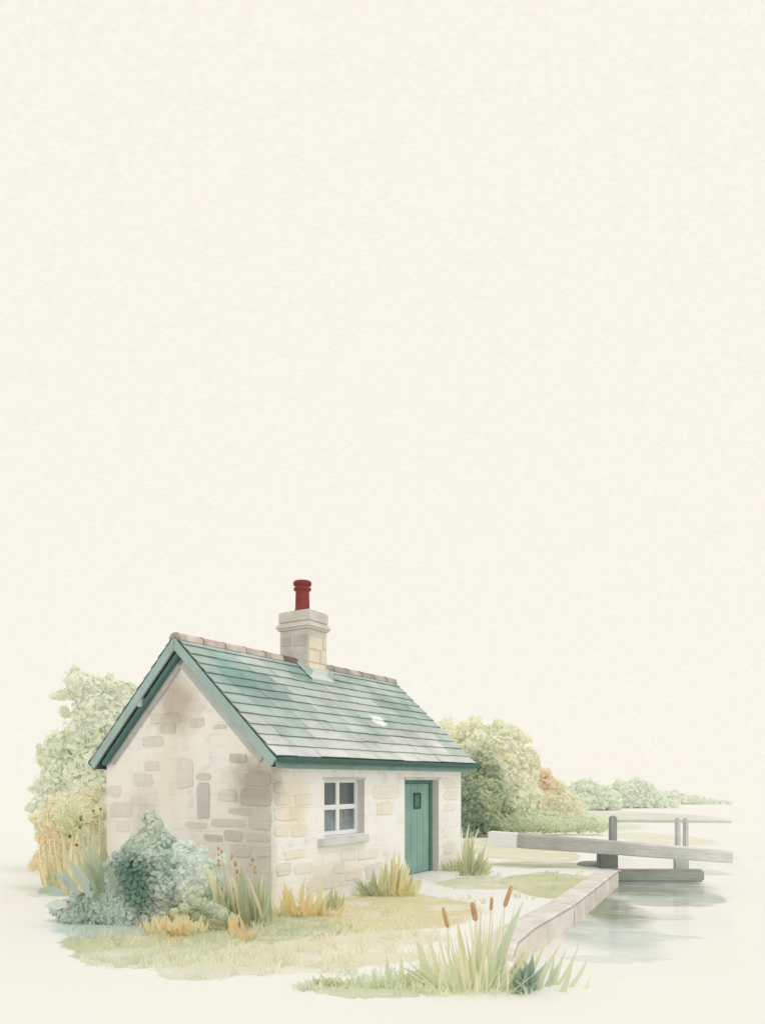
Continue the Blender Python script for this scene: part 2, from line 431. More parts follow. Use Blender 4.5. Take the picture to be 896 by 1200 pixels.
# faint courses everywhere, washes of tan and grey
nt = NT('cottage_stone'); geo = nt.n('ShaderNodeTexCoord').outputs['Object']
c = nt.n('ShaderNodeVertexColor', layer_name='Col').outputs[0]
n1 = nt.noise(geo, 1.0, 4, .6); n2 = nt.noise(geo, 2.7, 4, .55)
c = nt.mix(nt.ramp(n1, .52, .7, 0, .35), c, C((232, 220, 200), 1.0))
c = nt.mix(nt.ramp(n2, .58, .72, 0, .45), c, C((206, 200, 188), 1.0))
def stain_shade(c, pt, r, rgb, al):
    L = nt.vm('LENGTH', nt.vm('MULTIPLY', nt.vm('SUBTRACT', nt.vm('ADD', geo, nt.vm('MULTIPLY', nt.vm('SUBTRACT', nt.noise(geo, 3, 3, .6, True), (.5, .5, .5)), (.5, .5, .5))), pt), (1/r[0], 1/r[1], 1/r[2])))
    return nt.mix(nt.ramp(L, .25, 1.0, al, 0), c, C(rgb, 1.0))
c = stain_shade(c, (0, gy(207), gz(207, 825)), (.5, .75, .75), (172, 154, 128), .65)
c = stain_shade(c, (0, gy(300), gz(300, 918)), (.5, .8, .6), (160, 148, 126), .75)
c = stain_shade(c, (0, gy(170), gz(170, 960)), (.3, .6, .8), (206, 192, 176), .6)
c = stain_shade(c, (0, gy(200), gz(200, 900)), (.5, .7, .9), (228, 212, 186), .45)
c = stain_shade(c, (0, .25, 1.0), (.25, .7, 1.4), (205, 197, 184), .6)
c = stain_shade(c, (hx(345), 0, hz(345, 940)), (.45, .3, .7), (232, 214, 184), .6)
c = stain_shade(c, (hx(385), 0, .35), (1.0, .3, .4), (222, 212, 198), .7)
c = stain_shade(c, (3.0, 0, 2.38), (4.5, .3, .28), (205, 197, 184), .9)  # eave shadow painted into the wall colour along its top
sp = nt.n('ShaderNodeSeparateXYZ'); nt.l(geo, sp.inputs[0]); xy = nt.math('ADD', sp.outputs[0], sp.outputs[1])
cb = nt.n('ShaderNodeCombineXYZ'); nt.l(xy, cb.inputs[0]); nt.l(sp.outputs[2], cb.inputs[1])
wv = nt.vm('ADD', cb.outputs[0], nt.vm('MULTIPLY', nt.vm('SUBTRACT', nt.noise(geo, 3.5, 3, .6, True), (.5, .5, .5)), (.12, .12, .12)))
br = nt.n('ShaderNodeTexBrick'); nt.l(wv, br.inputs[0]); br.inputs['Scale'].default_value = 1; br.inputs['Brick Width'].default_value = .42; br.inputs['Row Height'].default_value = .19
br.inputs['Mortar Size'].default_value = .014; br.inputs['Mortar Smooth'].default_value = .6; br.inputs['Color1'].default_value = (1, 1, 1, 1); br.inputs['Color2'].default_value = (.93, .92, .90, 1); br.inputs['Mortar'].default_value = (.86, .85, .82, 1)
c = nt.mix(nt.ramp(nt.noise(geo, 1.6, 2), .45, .62, .05, .6), c, br.outputs[0], 'MULTIPLY')
c = grain(nt, geo, c, .06, 45)
p = nt.n('ShaderNodeBsdfPrincipled'); nt.l(c, p.inputs['Base Color']); p.inputs['Roughness'].default_value = .95; p.inputs['Specular IOR Level'].default_value = .1
bb = nt.n('ShaderNodeBump'); bb.inputs['Strength'].default_value = .35; bb.inputs['Distance'].default_value = .012
nt.l(nt.math('ADD', nt.math('MULTIPLY', br.outputs['Fac'], -.6), nt.noise(geo, 14, 5, .65)), bb.inputs['Height']); nt.l(bb.outputs[0], p.inputs['Normal']); nt.l(p.outputs[0], nt.out.inputs[0])
M_WALL = nt.m
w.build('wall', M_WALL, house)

# window
wf = MB(); FR = C((252, 250, 242), 1.0); ry = .144
wf.box((wx0, ry, wz0), (wx1, ry+.07, wz0+.07), FR, .006); wf.box((wx0, ry, wz1-.055), (wx1, ry+.07, wz1), FR, .006)
wf.box((wx0, ry, wz0+.07), (wx0+.07, ry+.07, wz1-.055), FR, .006); wf.box((wx1-.07, ry, wz0+.07), (wx1, ry+.07, wz1-.055), FR, .006)
mx_ = (wx0+wx1)/2; mz_ = (wz0+wz1)/2
wf.box((mx_-.045, ry+.005, wz0+.07), (mx_+.045, ry+.06, wz1-.055), FR, .006)
wf.box((wx0+.07, ry+.008, mz_-.042), (mx_-.045, ry+.058, mz_+.042), FR, .006); wf.box((mx_+.045, ry+.008, mz_-.042), (wx1-.07, ry+.058, mz_+.042), FR, .006)
win = wf.build('window', M_WHITE, house)
gl = MB(); gl.face([(wx0+.02, ry+.035, wz0+.02), (wx1-.02, ry+.035, wz0+.02), (wx1-.02, ry+.035, wz1-.02), (wx0+.02, ry+.035, wz1-.02)], (1, 1, 1))
nt = NT('window_glass'); geo = nt.n('ShaderNodeTexCoord').outputs['Object']; sp = nt.n('ShaderNodeSeparateXYZ'); nt.l(geo, sp.inputs[0])
h = nt.math('ADD', sp.outputs[2], nt.math('MULTIPLY', nt.math('SUBTRACT', nt.noise(geo, 6, 4, .65), .5), .9))
c = nt.mix(nt.ramp(h, 1.05, 1.65), C((138, 150, 148)), C((82, 92, 92)))
d = nt.n('ShaderNodeBsdfDiffuse'); nt.l(c, d.inputs[0]); g = nt.n('ShaderNodeBsdfGlossy'); g.inputs['Roughness'].default_value = .08
mx = nt.n('ShaderNodeMixShader'); mx.inputs[0].default_value = .10; nt.l(d.outputs[0], mx.inputs[1]); nt.l(g.outputs[0], mx.inputs[2]); nt.l(mx.outputs[0], nt.out.inputs[0])
gl.build('pane', nt.m, win)
sl_ = MB(); SC = C((212, 210, 202), .95)
sl_.box((hx(378, -.10), -.10, wz0-.15), (wx1+.02, ry, wz0-.015), SC, .015)
sl_.build('window_sill', M_STONE, house)
sr = MB(); LC = C((205, 203, 196), .95)
sr.box((wx0-.04, -.015, wz1-.002), (wx1+.03, .02, wz1+.035), LC, .006); sr.build('window_head', M_STONE, house)

# door
dr = MB(); DG = C((134, 166, 150), .92); DD = C((88, 122, 110), .92); ry = .177
fw = .10
dfm = MB()
dfm.box((dx0, ry-.03, dz0), (dx0+.05, ry+.06, dz1), DD, .006); dfm.box((dx1-fw, ry-.03, dz0), (dx1, ry+.06, dz1), DD, .006); dfm.box((dx0+.05, ry-.03, dz1-.07), (dx1-fw, ry+.06, dz1), DD, .006)
dfm.build('door_frame', M_PAINT, house)
nb = 5; x0, x1 = dx0+.05, dx1-fw; zz = dz1-.07
for k in range(nb):
    a = x0+(x1-x0)*k/nb; b = x0+(x1-x0)*(k+1)/nb
    dr.box((a+.002, ry, dz0+.012), (b-.002, ry+.045, zz-.004), mixc(DG, (1, 1, 1), rnd(-.03, .05)), .005)
door = dr.build('door', M_PAINT, house)
dw = MB(); cx0, cx1, cz0, cz1 = hx(484, ry), hx(492.5, ry), hz(488, 948, ry), hz(488, 929, ry)
dk = C((52, 88, 78), 1)
dw.box((cx0, ry-.016, cz0), (cx0+.045, ry-.001, cz1), dk, .004); dw.box((cx1-.045, ry-.016, cz0), (cx1, ry-.001, cz1), dk, .004)
dw.box((cx0+.045, ry-.016, cz1-.045), (cx1-.045, ry-.001, cz1), dk, .004); dw.box((cx0+.045, ry-.016, cz0), (cx1-.045, ry-.001, cz0+.045), dk, .004)
dw.face([(cx0+.045, ry-.006, cz0+.045), (cx1-.045, ry-.006, cz0+.045), (cx1-.045, ry-.006, cz1-.045), (cx0+.045, ry-.006, cz1-.045)], C((84, 122, 108)))
dw.build('door_window', M_PAINT, door)
dh = MB(); dh.tube([(x0+.10, ry-.035, 1.02), (x0+.10, ry-.045, 1.10), (x0+.10, ry-.035, 1.18)], [.008, .01, .008], C((60, 80, 74)))
dh.box((x0+.085, ry-.035, 1.01), (x0+.115, ry, 1.03), C((60, 80, 74))); dh.box((x0+.085, ry-.035, 1.17), (x0+.115, ry, 1.19), C((60, 80, 74)))
dh.build('handle', M_PAINT, door)
dl = MB(); dl.box((dx0-.03, -.015, dz1-.002), (dx1+.10, .02, dz1+.05), LC, .006); dl.build('door_lintel', M_STONE, house)
st = MB(); st.box((dx0-.12, -.36, -.05), (dx1+.25, -.001, .095), C((240, 236, 226), 1.1), .012); st.build('doorstep', M_STONE, house)

# roof
def rp(x, u, side=1, lift=0.0):
    """point on a roof plane; u = 0 eave .. 1 ridge; side 1 front, -1 back"""
    y = -OV+(HW+OV)*u; z = EZ+(RZ-EZ)*u
    nl = math.hypot(1, slope); y += -slope/nl*lift; z += lift/nl
    return Vector((x, y if side == 1 else WD-y, z))
rf = MB(); RX0, RX1 = -XO, LN+.23
UND = C((52, 88, 76), 1.0)
for s_ in (1, -1):
    for a, b, lf, fl in ((0, 1, -.06, 1), (0, .999, -.012, 0)):
        q = [rp(RX0, a, s_, lf), rp(RX1, a, s_, lf), rp(RX1, b, s_, lf), rp(RX0, b, s_, lf)]
        rf.face(q, UND if fl else C((138, 156, 146)))
    rf.face([rp(RX0, 0, s_, -.06), rp(RX1, 0, s_, -.06), rp(RX1, 0, s_, -.012), rp(RX0, 0, s_, -.012)], UND)
    for x in (RX0, RX1):
        rf.face([rp(x, 0, s_, -.06), rp(x, 1, s_, -.06), rp(x, 1, s_, -.012), rp(x, 0, s_, -.012)], UND)
NC = 12
GREENS = [C((184, 200, 187), 1.12), 0, 0, 0, C((212, 217, 206), 1.12)]
PALE = [C((234, 233, 222), 1.16), C((227, 227, 215), 1.16), C((240, 238, 228), 1.16)]
def slate_col(x, u):
    p = Vector((x*.55, u*2.2, 0)); n_ = noise.noise(p*1.5)+.4*noise.noise(p*4)
    t = 1-sstep(.06, .40, u+.34*n_)                      # pale near the eave, green above
    g = mixc(GREENS[0], GREENS[4], .85*sstep(-.35, .35, noise.noise(Vector((x*.9+3, u*2.6, 5))))*.88+rnd(0, .16))
    dark = sstep(1.0, .0, math.hypot((x-.9)/1.3, (u-.62)/.30))*.75 + sstep(1, 0, math.hypot((x-5.1)/1.0, (u-.62)/.25))*.55 + sstep(1, 0, math.hypot((x-2.2)/.5, (u-.85)/.15))*.5
    dark += sstep(1, 0, math.hypot((x-4.4)/.45, (u-.45)/.10))*.4
    g = mixc(g, C((132, 164, 150), 1.1), min(.85, dark))
    return mixc(g, random.choice(PALE), t*.85)
for s_ in (1, -1):
    for r in range(NC):
        u0, u1 = r/NC-.004, min(.995, (r+1)/NC+.012)
        x = RX0-.03-rnd(0, .012); first = True
        while x < RX1+.02:
            wdt = rnd(.42, .85) if not first else rnd(.25, .6); first = False
            x2 = min(x+wdt, RX1+.03)
            if RX1+.03-x2 < .15: x2 = RX1+.03
            g = .0032; l0, l1 = .030+rnd(0, .005), .006; th = .020
            uj = rnd(-.004, .004)
            a0, a1, b1, b0 = rp(x+g, u0+uj, s_, l0), rp(x2-g, u0+uj+rnd(-.002, .002), s_, l0+rnd(-.003, .003)), rp(x2-g, u1, s_, l1), rp(x+g, u1, s_, l1)
            lo = [rp(x+g, u0+uj, s_, l0-th), rp(x2-g, u0+uj, s_, l0-th), rp(x2-g, u1, s_, l1-.006), rp(x+g, u1, s_, l1-.006)]
            cc = slate_col((x+x2)/2, (u0+u1)/2); edge = tuple(v*.70 for v in mixc(cc, (.25, .42, .36), .5))
            top = [a0, a1, b1, b0]
            rf.face(top, cc)
            for i in range(4): rf.face([top[i], lo[i], lo[(i+1) % 4], top[(i+1) % 4]], edge)
            x = x2
nt = NT('roof_slate'); geo = nt.n('ShaderNodeTexCoord').outputs['Object']
c = nt.n('ShaderNodeVertexColor', layer_name='Col').outputs[0]
c = nt.mix(1.0, c, nt.combine(nt.ramp(nt.noise(geo, 1.6, 4, .6), .32, .68, .74, 1.10, False)), 'MULTIPLY')
wp = nt.vm('ADD', geo, nt.vm('MULTIPLY', nt.vm('SUBTRACT', nt.noise(geo, 9, 4, .7, True), (.5, .5, .5)), (.35, .35, .35)))
q = rp(hx(443, 1.0), .36)
_x = (lambda a: a)(None)
def on_roof(px, py):
    best = None
    for i in range(100):
        u = i/99; y = -OV+(HW+OV)*u; x = hx(px, y); d = 10.95+ty_*x+tx_*y; z = EZ+(RZ-EZ)*u
        e = abs(HY-(z-EYE)*F/d-py)
        if best is None or e < best[0]: best = (e, x, u)
    return best[1], best[2]
lx, lu = on_roof(443, 846); q = rp(lx, lu)
L = nt.vm('LENGTH', nt.vm('MULTIPLY', nt.vm('SUBTRACT', wp, tuple(q)), (1/.27, 1/.2, 1/.2)))
c = nt.mix(nt.ramp(L, .75, .95, .95, 0), c, C((248, 246, 238), 1.0))
for (px, py, rx, rgb, al) in ((275, 795, .75, (116, 158, 142), .45), (478, 815, .55, (142, 178, 160), .45), (412, 838, .35, (130, 168, 150), .45), (258, 775, .5, (130, 172, 156), .5), (350, 790, .4, (110, 150, 134), .5)):
    a_, b_ = on_roof(px, py); q = rp(a_, b_)
    L = nt.vm('LENGTH', nt.vm('MULTIPLY', nt.vm('SUBTRACT', wp, tuple(q)), (1/rx, 1/.45, 1/.4)))
    c = nt.mix(nt.ramp(L, .2, 1.0, al, 0), c, C(rgb), 'MULTIPLY' if False else 'MIX')
c = grain(nt, geo, c, .06, 40)
p = nt.n('ShaderNodeBsdfPrincipled'); nt.l(c, p.inputs['Base Color']); p.inputs['Roughness'].default_value = .75; p.inputs['Specular IOR Level'].default_value = .15
nt.l(nt.bump(nt.noise(geo, 22, 5, .6), .3), p.inputs['Normal']); nt.l(p.outputs[0], nt.out.inputs[0])
roof = rf.build('roof', nt.m, house)

# ridge tiles
rt = MB(); x = RX0-.02; k = 0
RC = [C((214, 196, 178)), C((206, 188, 172)), C((216, 200, 184)), C((204, 186, 170)), C((202, 188, 172)), C((128, 110, 98)), C((160, 146, 132))]
while x < RX1-.1:
    if 2.72 < x < 3.3: rt.build('ridge_tile', M_CLAY, roof); rt = MB(); x = 3.39; continue
    x2 = min(x+.50, RX1+.02)
    if x < 2.79: x2 = min(x2, 2.785)
    if x2-x < .2: x = x2+.01; continue
    cc = RC[k] if k < 6 and x < 2.6 else mixc(C((176, 164, 150)), C((200, 190, 176)), rnd(0, 1))
    if 2.2 < x < 2.7: cc = C((130, 112, 100))
    k += 1
    prof = []
    for i in range(9):
        a = math.pi*(i/8); r = .095
        prof.append((math.cos(a)*r*1.35, math.sin(a)*r*1.0+.0-(.035 if i in (0, 8) else 0)))
    for (p0, p1, s1) in ((x+.004, x+.03, 1.06), (x+.03, x2-.004, 1.0)):
        vs = []; 
        for xx in (p0, p1):
            vs += [Vector((xx, HW-py_*s1, RZ-.045+pz*s1)) for py_, pz in prof]
        n = 9
        rt.mesh(vs, [(i, i+1, n+i+1, n+i) for i in range(8)]+[tuple(range(9)), tuple(range(17, 8, -1))], mixc(cc, (.25, .2, .17), .2) if s1 > 1 else cc, True)
    x = x2
rt.build('ridge_tile', M_CLAY, roof)

# bargeboards, soffit, gutter
BB = C((160, 178, 167), .92); BD = C((84, 118, 106), 1.0)
for name_x in (RX0, RX1):
    for s_ in (1, -1):
        b = MB(); xo = -.028 if name_x < 0 else .028
        a, c_ = rp(name_x+xo/2, -.012, s_, -.02), rp(name_x+xo/2, 1.0, s_, -.02)
        nl = math.hypot(1, slope); dn = Vector((0, slope/nl*.145*s_, -.145/nl))
        def prism(xa, xb, top0, top1, dn_, col):
            q0 = [Vector((xa, *top0)), Vector((xa, *top1)), Vector((xa, top1[0], top1[1]-.145*nl)), Vector((xa, top0[0]+dn_.y, top0[1]+dn_.z))]
            q1 = [Vector((xb, p.y, p.z)) for p in q0]
            b.face(q0, col); b.face(q1[::-1], col)
            for i in range(4): b.face([q0[i], q1[i], q1[(i+1) % 4], q0[(i+1) % 4]], mixc(col, (.1, .2, .16), .35))
        gapy = .0015*s_
        prism(name_x-.001, name_x+xo*1.4, (a.y, a.z), (c_.y-gapy, c_.z), dn, BB)
        b.build('bargeboard', M_PAINT, house)
        # darker inner moulding and added grey strip standing in for shade under the bargeboards
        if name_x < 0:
            b = MB(); i0, i1 = rp(-.02, .09, s_, -.285), rp(-.02, .93, s_, -.285); b.beam(i0, i1, .038, .15, C((196, 194, 184)), .006); b.build('verge_shade_strip', M_STONE, house)
            if s_ == -1:
                b = MB(); b.beam(rp(-.085, .05, s_, -.235), rp(-.085, .96, s_, -.235), .08, .075, BD, .006); b.build('soffit_moulding', M_PAINT, house)
pe = MB(); yb = gy(172); zb = gz(172, 822); pe.box((-.16, yb-.05, zb-.10), (0, yb+.06, zb+.06), C((190, 196, 184)), .012); pe.build('purlin_end', M_WHITE, house)
for s_ in (1, -1):
    g = MB(); GC = C((70, 102, 93), .95); GI = C((40, 76, 66), .95)
    y0 = -OV-.055 if s_ == 1 else WD+OV+.055
    n = 10; vs = []; xa, xb = RX0+.0, RX1+.0
    for xx in (xa, xb):
        for i in range(n+1):
            a = math.pi*i/n; vs.append(Vector((xx, y0+math.cos(a)*.058, EZ-.010-math.sin(a)*.085)))
        for i in range(n, -1, -1):
            a = math.pi*i/n; vs.append(Vector((xx, y0+math.cos(a)*.050, EZ-.010-math.sin(a)*.076)))
    k = 2*(n+1)
    g.mesh(vs, [(i, (i+1) % k, k+(i+1) % k, k+i) for i in range(k)]+[tuple(range(n+1))[::-1], tuple(range(k, k+n+1))], GC, False)
    for xx in (xa+.01, 1.5, 3.0, 4.5, xb-.03):
        g.box((xx, y0-.064, EZ-.012), (xx+.035, y0+.062, EZ+.002), GI, .003)
    g.build('gutter', M_PAINT, house)
    fz = MB(); ya = -OV+.004 if s_ == 1 else WD+OV-.03
    fz.box((RX0+.002, ya, EZ-.175), (RX1-.002, ya+.026, EZ-.03), C((124, 152, 140), .9), .004)
    yin0, yin1 = (ya+.027, -.001) if s_ == 1 else (WD+.001, ya-.001)
    fz.box((RX0+.03, yin0, EZ-.172), (RX1-.03, yin1, EZ-.155), C((200, 194, 182)), .002)
    fz.build('fascia', M_PAINT, house)

# chimney
ch = MB(); cx0, cx1, cy0, cy1 = 2.79, 3.375, 1.55, 2.25; CB = C((204, 198, 182), .95)
ch.box((cx0, cy0, 3.6), (cx1, cy1, 4.83), CB, .012)
ch.box((cx0-.075, cy0-.075, 4.83), (cx1+.075, cy1+.075, 4.96), C((208, 202, 186), .95), .045)
ch.box((cx0-.03, cy0-.03, 4.96), (cx1+.03, cy1+.03, 5.19), C((206, 200, 184), .95), .03)
# proud quoin blocks on the sunny face
TANC = C((240, 222, 192), .98)
for (z0, z1, a, b) in ((4.45, 4.68, cx0+.02, cx0+.42), (4.2, 4.42, cx0+.03, cx0+.34), (3.98, 4.17, cx0+.02, cx0+.50), (4.5, 4.7, cx0+.46, cx1-.03), (4.2, 4.45, cx0+.38, cx1-.03)):
    q_ = MB(); ch.box((a, cy0-.012, z0), (b, cy0+.02, z1), mixc(TANC, CB, rnd(0, .5)), .008)
for (z0, z1, a, b) in ((4.5, 4.72, cy0+.05, cy0+.36), (4.25, 4.46, cy0+.3, cy0+.62), (4.52, 4.70, cy0+.42, cy0+.64)):
    ch.box((cx0-.008, a, z0), (cx0+.02, b, z1), mixc(CB, C((176, 172, 158), .95), rnd(.2, .6)), .006)
chim = ch.build('chimney', M_STONE, house)
pt = MB(); cxm, cym = (cx0+cx1)/2-.03, (cy0+cy1)/2
prof = [(r_*1.12, 5.15+(z_-5.15)*1.06) for r_, z_ in [(.14, 5.15), (.145, 5.22), (.125, 5.26), (.118, 5.58), (.122, 5.60), (.150, 5.61), (.152, 5.645), (.125, 5.655), (.125, 5.685), (.155, 5.70), (.160, 5.745), (.145, 5.77), (.11, 5.77), (.095, 5.70), (.095, 5.3)]]
pt.lathe(prof, (cxm, cym, 0), C((138, 66, 60), 1.0), 28); pt.build('chimney_pot', M_CLAY, chim)
fl = MB(); FL = C((216, 219, 209), 1.02); nl = math.hypot(1, slope)
def uy(y): return (y+OV)/(HW+OV)
fl.box((cx0-.02, cy0-.028, rp(0, uy(cy0)).z-.02), (cx1+.02, cy0-.014, rp(0, uy(cy0)).z+.17), FL, .004)
q = [rp(cx0-.05, uy(cy0)-.05, 1, .045), rp(cx1+.05, uy(cy0)-.05, 1, .045), rp(cx1+.06, uy(cy0)+.01, 1, .05), rp(cx0-.06, uy(cy0)+.01, 1, .05)]
fl.face(q, FL); fl.face([q[0], q[1], q[1]-Vector((0, 0, .03)), q[0]-Vector((0, 0, .03))], mixc(FL, (.3, .3, .3), .4))
for s_, xx in ((-1, cx0), (1, cx1)):
    a, b_ = rp(xx+s_*.02, uy(cy0)-.02, 1, .10), rp(xx+s_*.02, 1.0, 1, .10); b_.y = HW
    fl.beam(a, b_, .02, .13, C((204, 210, 198)), .003)
    fl.beam(rp(xx+s_*.055, uy(cy0)-.05, 1, .046), rp(xx+s_*.055, .97, 1, .046), .05, .012, C((190, 202, 190)), .002)
fl.build('flashing', M_WHITE, chim)

# ------------------------------------------------------------------ lock gate
GD = 16.5
gate = empty('lock_gate', (P(706, 1000, GD).x, GD, WZ), 0, label='grey timber lock gate with long white-tipped balance beam over the canal', cat='lock gate')
gi = gate.location.copy()
GR = C((158, 158, 150), .82); GDK = C((124, 126, 119), .82); GL = C((188, 188, 178), .85)
def gp(px, py, d=GD): return P(px, py, d)-gi
a, b = P(573, 982, 17.3)-gi, P(858, 1004, 15.3)-gi; t1 = .135
bm_ = MB(); mpt = a.lerp(b, t1)
ax_ = (b-mpt).normalized(); sy_ = Vector((0, 0, 1)).cross(ax_).normalized(); uz_ = ax_.cross(sy_); NS = 40; rows = []
OCT = [(-1, -.8), (-.8, -1), (.8, -1), (1, -.8), (1, .8), (.8, 1), (-.8, 1), (-1, .8)]
for i in range(NS+1):
    t = i/NS; hh = .165*(1-.22*t)+.003*noise.noise(Vector((t*9, 0, 0))); ww = .15*(1-.15*t)
    if i in (0, NS): hh *= .96; ww *= .96
    rows.append([mpt.lerp(b, t)+sy_*u*ww+uz_*v*hh for u, v in OCT])
for i in range(NS):
    cc = mixc(C((170, 168, 158), .85), C((240, 237, 225), .98), sstep(.2, 1, i/NS))
    for k in range(8): bm_.face([rows[i][k], rows[i][(k+1) % 8], rows[i+1][(k+1) % 8], rows[i+1][k]], cc)
bm_.face(rows[0], GR); bm_.face(rows[-1][::-1], C((224, 222, 210), .95)); bm = bm_.build('balance_beam', M_BEAM, gate)
tip = MB(); tip.beam(a, mpt-(b-a).normalized()*.004, .292, .322, C((244, 241, 232), 1.06), .02); tip.build('beam_end', M_WHITE, gate, label='white painted end of the beam')
hp = MB(); hp.box(gp(700, 1026, 16.6)+Vector((0, -.13, -.1)), gp(722, 985, 16.6)+Vector((0, .13, 0)), GDK, .03); hp.build('heel_post', M_WOOD, gate)
bt = MB(); bt.box(gp(716, 1033, 16.3)+Vector((0, -.14, 0)), gp(822, 1018.5, 16.3)+Vector((0, .14, 0)), C((160, 161, 151), .82), .04); bt.build('bottom_beam', M_BEAM, gate)
pd = 16.85
for (x0, x1, y0, y1, cc) in ((713, 722, 956, 1012, GR), (790.5, 796, 958, 1020, C((212, 209, 198), .93)), (800, 805.5, 958, 1020, C((212, 209, 198), .93))):
    q = MB(); q.box(gp(x0, y1, pd)+Vector((0, -.06, 0)), gp(x1, y0, pd)+Vector((0, .06, 0)), cc, .03); q.build('rail_post', M_WOOD, gate)
q = MB(); q.beam(gp(721, 962, pd), gp(856, 963, pd), .05, .06, C((222, 219, 208), 1.0), .010); q.build('handrail', M_WOOD, gate)
q = MB(); q.box(gp(789, 1020, 16.35)+Vector((0, -.05, 0)), gp(806, 1004, 16.35)+Vector((0, .05, 0)), GL, .02); q.build('gate_post', M_WOOD, gate)
# mooring slab on the bank beside the gate
sp_ = MB(); c0 = G(698, 1014)
sp_.lathe([(0.0, .07), (.30, .07), (.36, .05), (.38, 0), (.38, -.02)][::-1], (0, 0, 0), C((138, 146, 136), .9), 22)
o = sp_.build('bollard_slab', M_STONE, label='low grey rounded stone slab on the bank beside the gate post', cat='stone slab'); o.location = (c0.x-.05, c0.y, 0)

# ------------------------------------------------------------------ plants
def colour_field(base, spots):
    """spots: (px, py, depth, radius in px, rgb, strength)"""
    bs_ = C(base, .80); sp = [(P(a, b, d), r*d/F, C(rgb, .80), s) for a, b, d, r, rgb, s in spots]
    def f(p):
        c = bs_
        for q, r, cc, s in sp:
            t = math.hypot(p.x-q.x, (p.z-q.z))/r + .25*noise.noise(p*3.1)
            c = mixc(c, cc, s*sstep(1.0, .15, t))
        return c
    return f
def leafage(name, lumps, d, field, parent, leaf=.08, dens=1.0, depth=.5, jag=.55, core=.85, point=False, lift=0.0):
    """a crown: lumps (px, py, r px) become overlapping masses clothed in many loose leaves"""
    m = MB(); S = []; leaf *= 1.32; jag *= .85
    for (px, py, r) in lumps:
        rr = r*d/F; c = P(px, py, d); c.y += rnd(-depth, depth)*rr*.5; S.append((c, rr))
    edge_ = []                                        # small sprays pushing out of the outline
    for (c, rr) in list(S):
        for _ in range(3):
            a = rnd(0, 6.28); q = c+Vector((math.cos(a), rnd(-.5, .3), math.sin(a)))*rr*rnd(.85, 1.08)
            if q.z > rr*.3 and rr*F/d > 7 and not any((q-c2).length < r2*.8 for c2, r2 in S if (c2-c).length > 1e-6): edge_.append((q, rr*rnd(.2, .42)))
    fill = []                                         # fill the hollows between neighbouring masses
    for i in range(len(S)):
        for j in range(i):
            (c1, r1), (c2, r2) = S[i], S[j]; dd = (c1-c2).length
            if .3*(r1+r2) < dd < .95*(r1+r2) and min(r1, r2)*F/d > 8: fill.append(((c1*r1+c2*r2)/(r1+r2)+Vector((0, -.12*min(r1, r2), 0)), min(r1, r2)*.92))
    random.shuffle(fill); S += fill[:len(S)*2]; S += edge_
    for (c, rr) in S:
        bm = bmesh.new(); bmesh.ops.create_icosphere(bm, subdivisions=3, radius=1)
        sd_ = Vector((rnd(0, 99), rnd(0, 99), 0)); vs = []
        for v in bm.verts:
            k = core*(1+.22*noise.noise(v.co*2.2+sd_)+.12*noise.noise(v.co*6+sd_)); vs.append(c+v.co*rr*k)
        bm.verts.index_update(); fs = [[v.index for v in f.verts] for f in bm.faces]
        vs = [Vector((v.x, v.y, max(v.z, -.02))) for v in vs]
        m.mesh(vs, fs, [field(sum((vs[i] for i in f), Vector())/3) for f in fs], True); bm.free()
    for i, (c, rr) in enumerate(S):
        n = int(dens*4*math.pi*rr*rr/(leaf*leaf)*2.2)
        for _ in range(n):
            z = rnd(-1, 1); a = rnd(0, 2*math.pi); q = math.sqrt(1-z*z); nv = Vector((q*math.cos(a), q*math.sin(a), z))
            p = c+nv*rr*(1.0+.26*noise.noise(nv*2.2+c*3))*rnd(.88, 1.06)
            if p.z < .01 or nv.y > .6: continue
            if any(j != i and (p-c2).length < r2*.78 for j, (c2, r2) in enumerate(S)): continue
            nn = (nv+Vector((rnd(-1, 1), rnd(-1, 1), rnd(-1, 1)))*jag).normalized()
            t = nn.orthogonal().normalized(); t = Matrix.Rotation(rnd(0, 6.28), 3, nn) @ t; b = nn.cross(t)
            s = leaf*rnd(.6, 1.25); asp = rnd(.5, .85)
            cc = field(p); k = rnd(.97, 1.03); cc = (cc[0]*k, cc[1]*k, cc[2]*k)
            if point: pts = [(-1, 0), (-.3, .45), (.3, .4), (1.4, 0), (.3, -.4), (-.3, -.45)]
            else: pts = [(-1, -.2), (-.75, .6), (0, .95), (.75, .65), (1, 0), (.7, -.7), (0, -.95), (-.75, -.65)]
            m.face([p+t*u*s*.5+b*v*s*.5*asp+nn*(-.12*s*(u*u)) for u, v in pts], cc)
    return m.build(name, M_LEAF, parent)
def trunk(base, top, r0, r1, col, parent, limbs=4, name='trunk'):
    m = MB(); base, top = Vector(base), Vector(top)
    pts = [base+(top-base)*t+Vector((rnd(-.04, .04), rnd(-.04, .04), 0))*(0 if t == 0 else 1) for t in (0, .3, .6, 1)]
    m.tube(pts, [r0, r0*.8, (r0+r1)/2*.9, r1], col, 9)
    for k in range(limbs):
        a = rnd(0, 6.28); s = base.lerp(top, rnd(.5, .9)); L = (top-base).length*rnd(.15, .28)
        e = s+Vector((math.cos(a)*L, math.sin(a)*L*.6, L*.7)); m.tube([s, s.lerp(e, .5)+Vector((0, 0, -.05)), e], [r1, r1*.6, r1*.25], col, 6)
    return m.build(name, M_WOOD, parent)
def plant(name, px, d, label, cat, group=None):
    return empty(name, (0, 0, 0), 0, label=label, cat=cat, group=group)
TB = C((150, 140, 120))
def root_at(o, x, y):
    """put the Empty at the plant's base without moving its parts"""
    o.location = (x, y, 0)
    for c_ in o.children: c_.location = (-x, -y, 0)

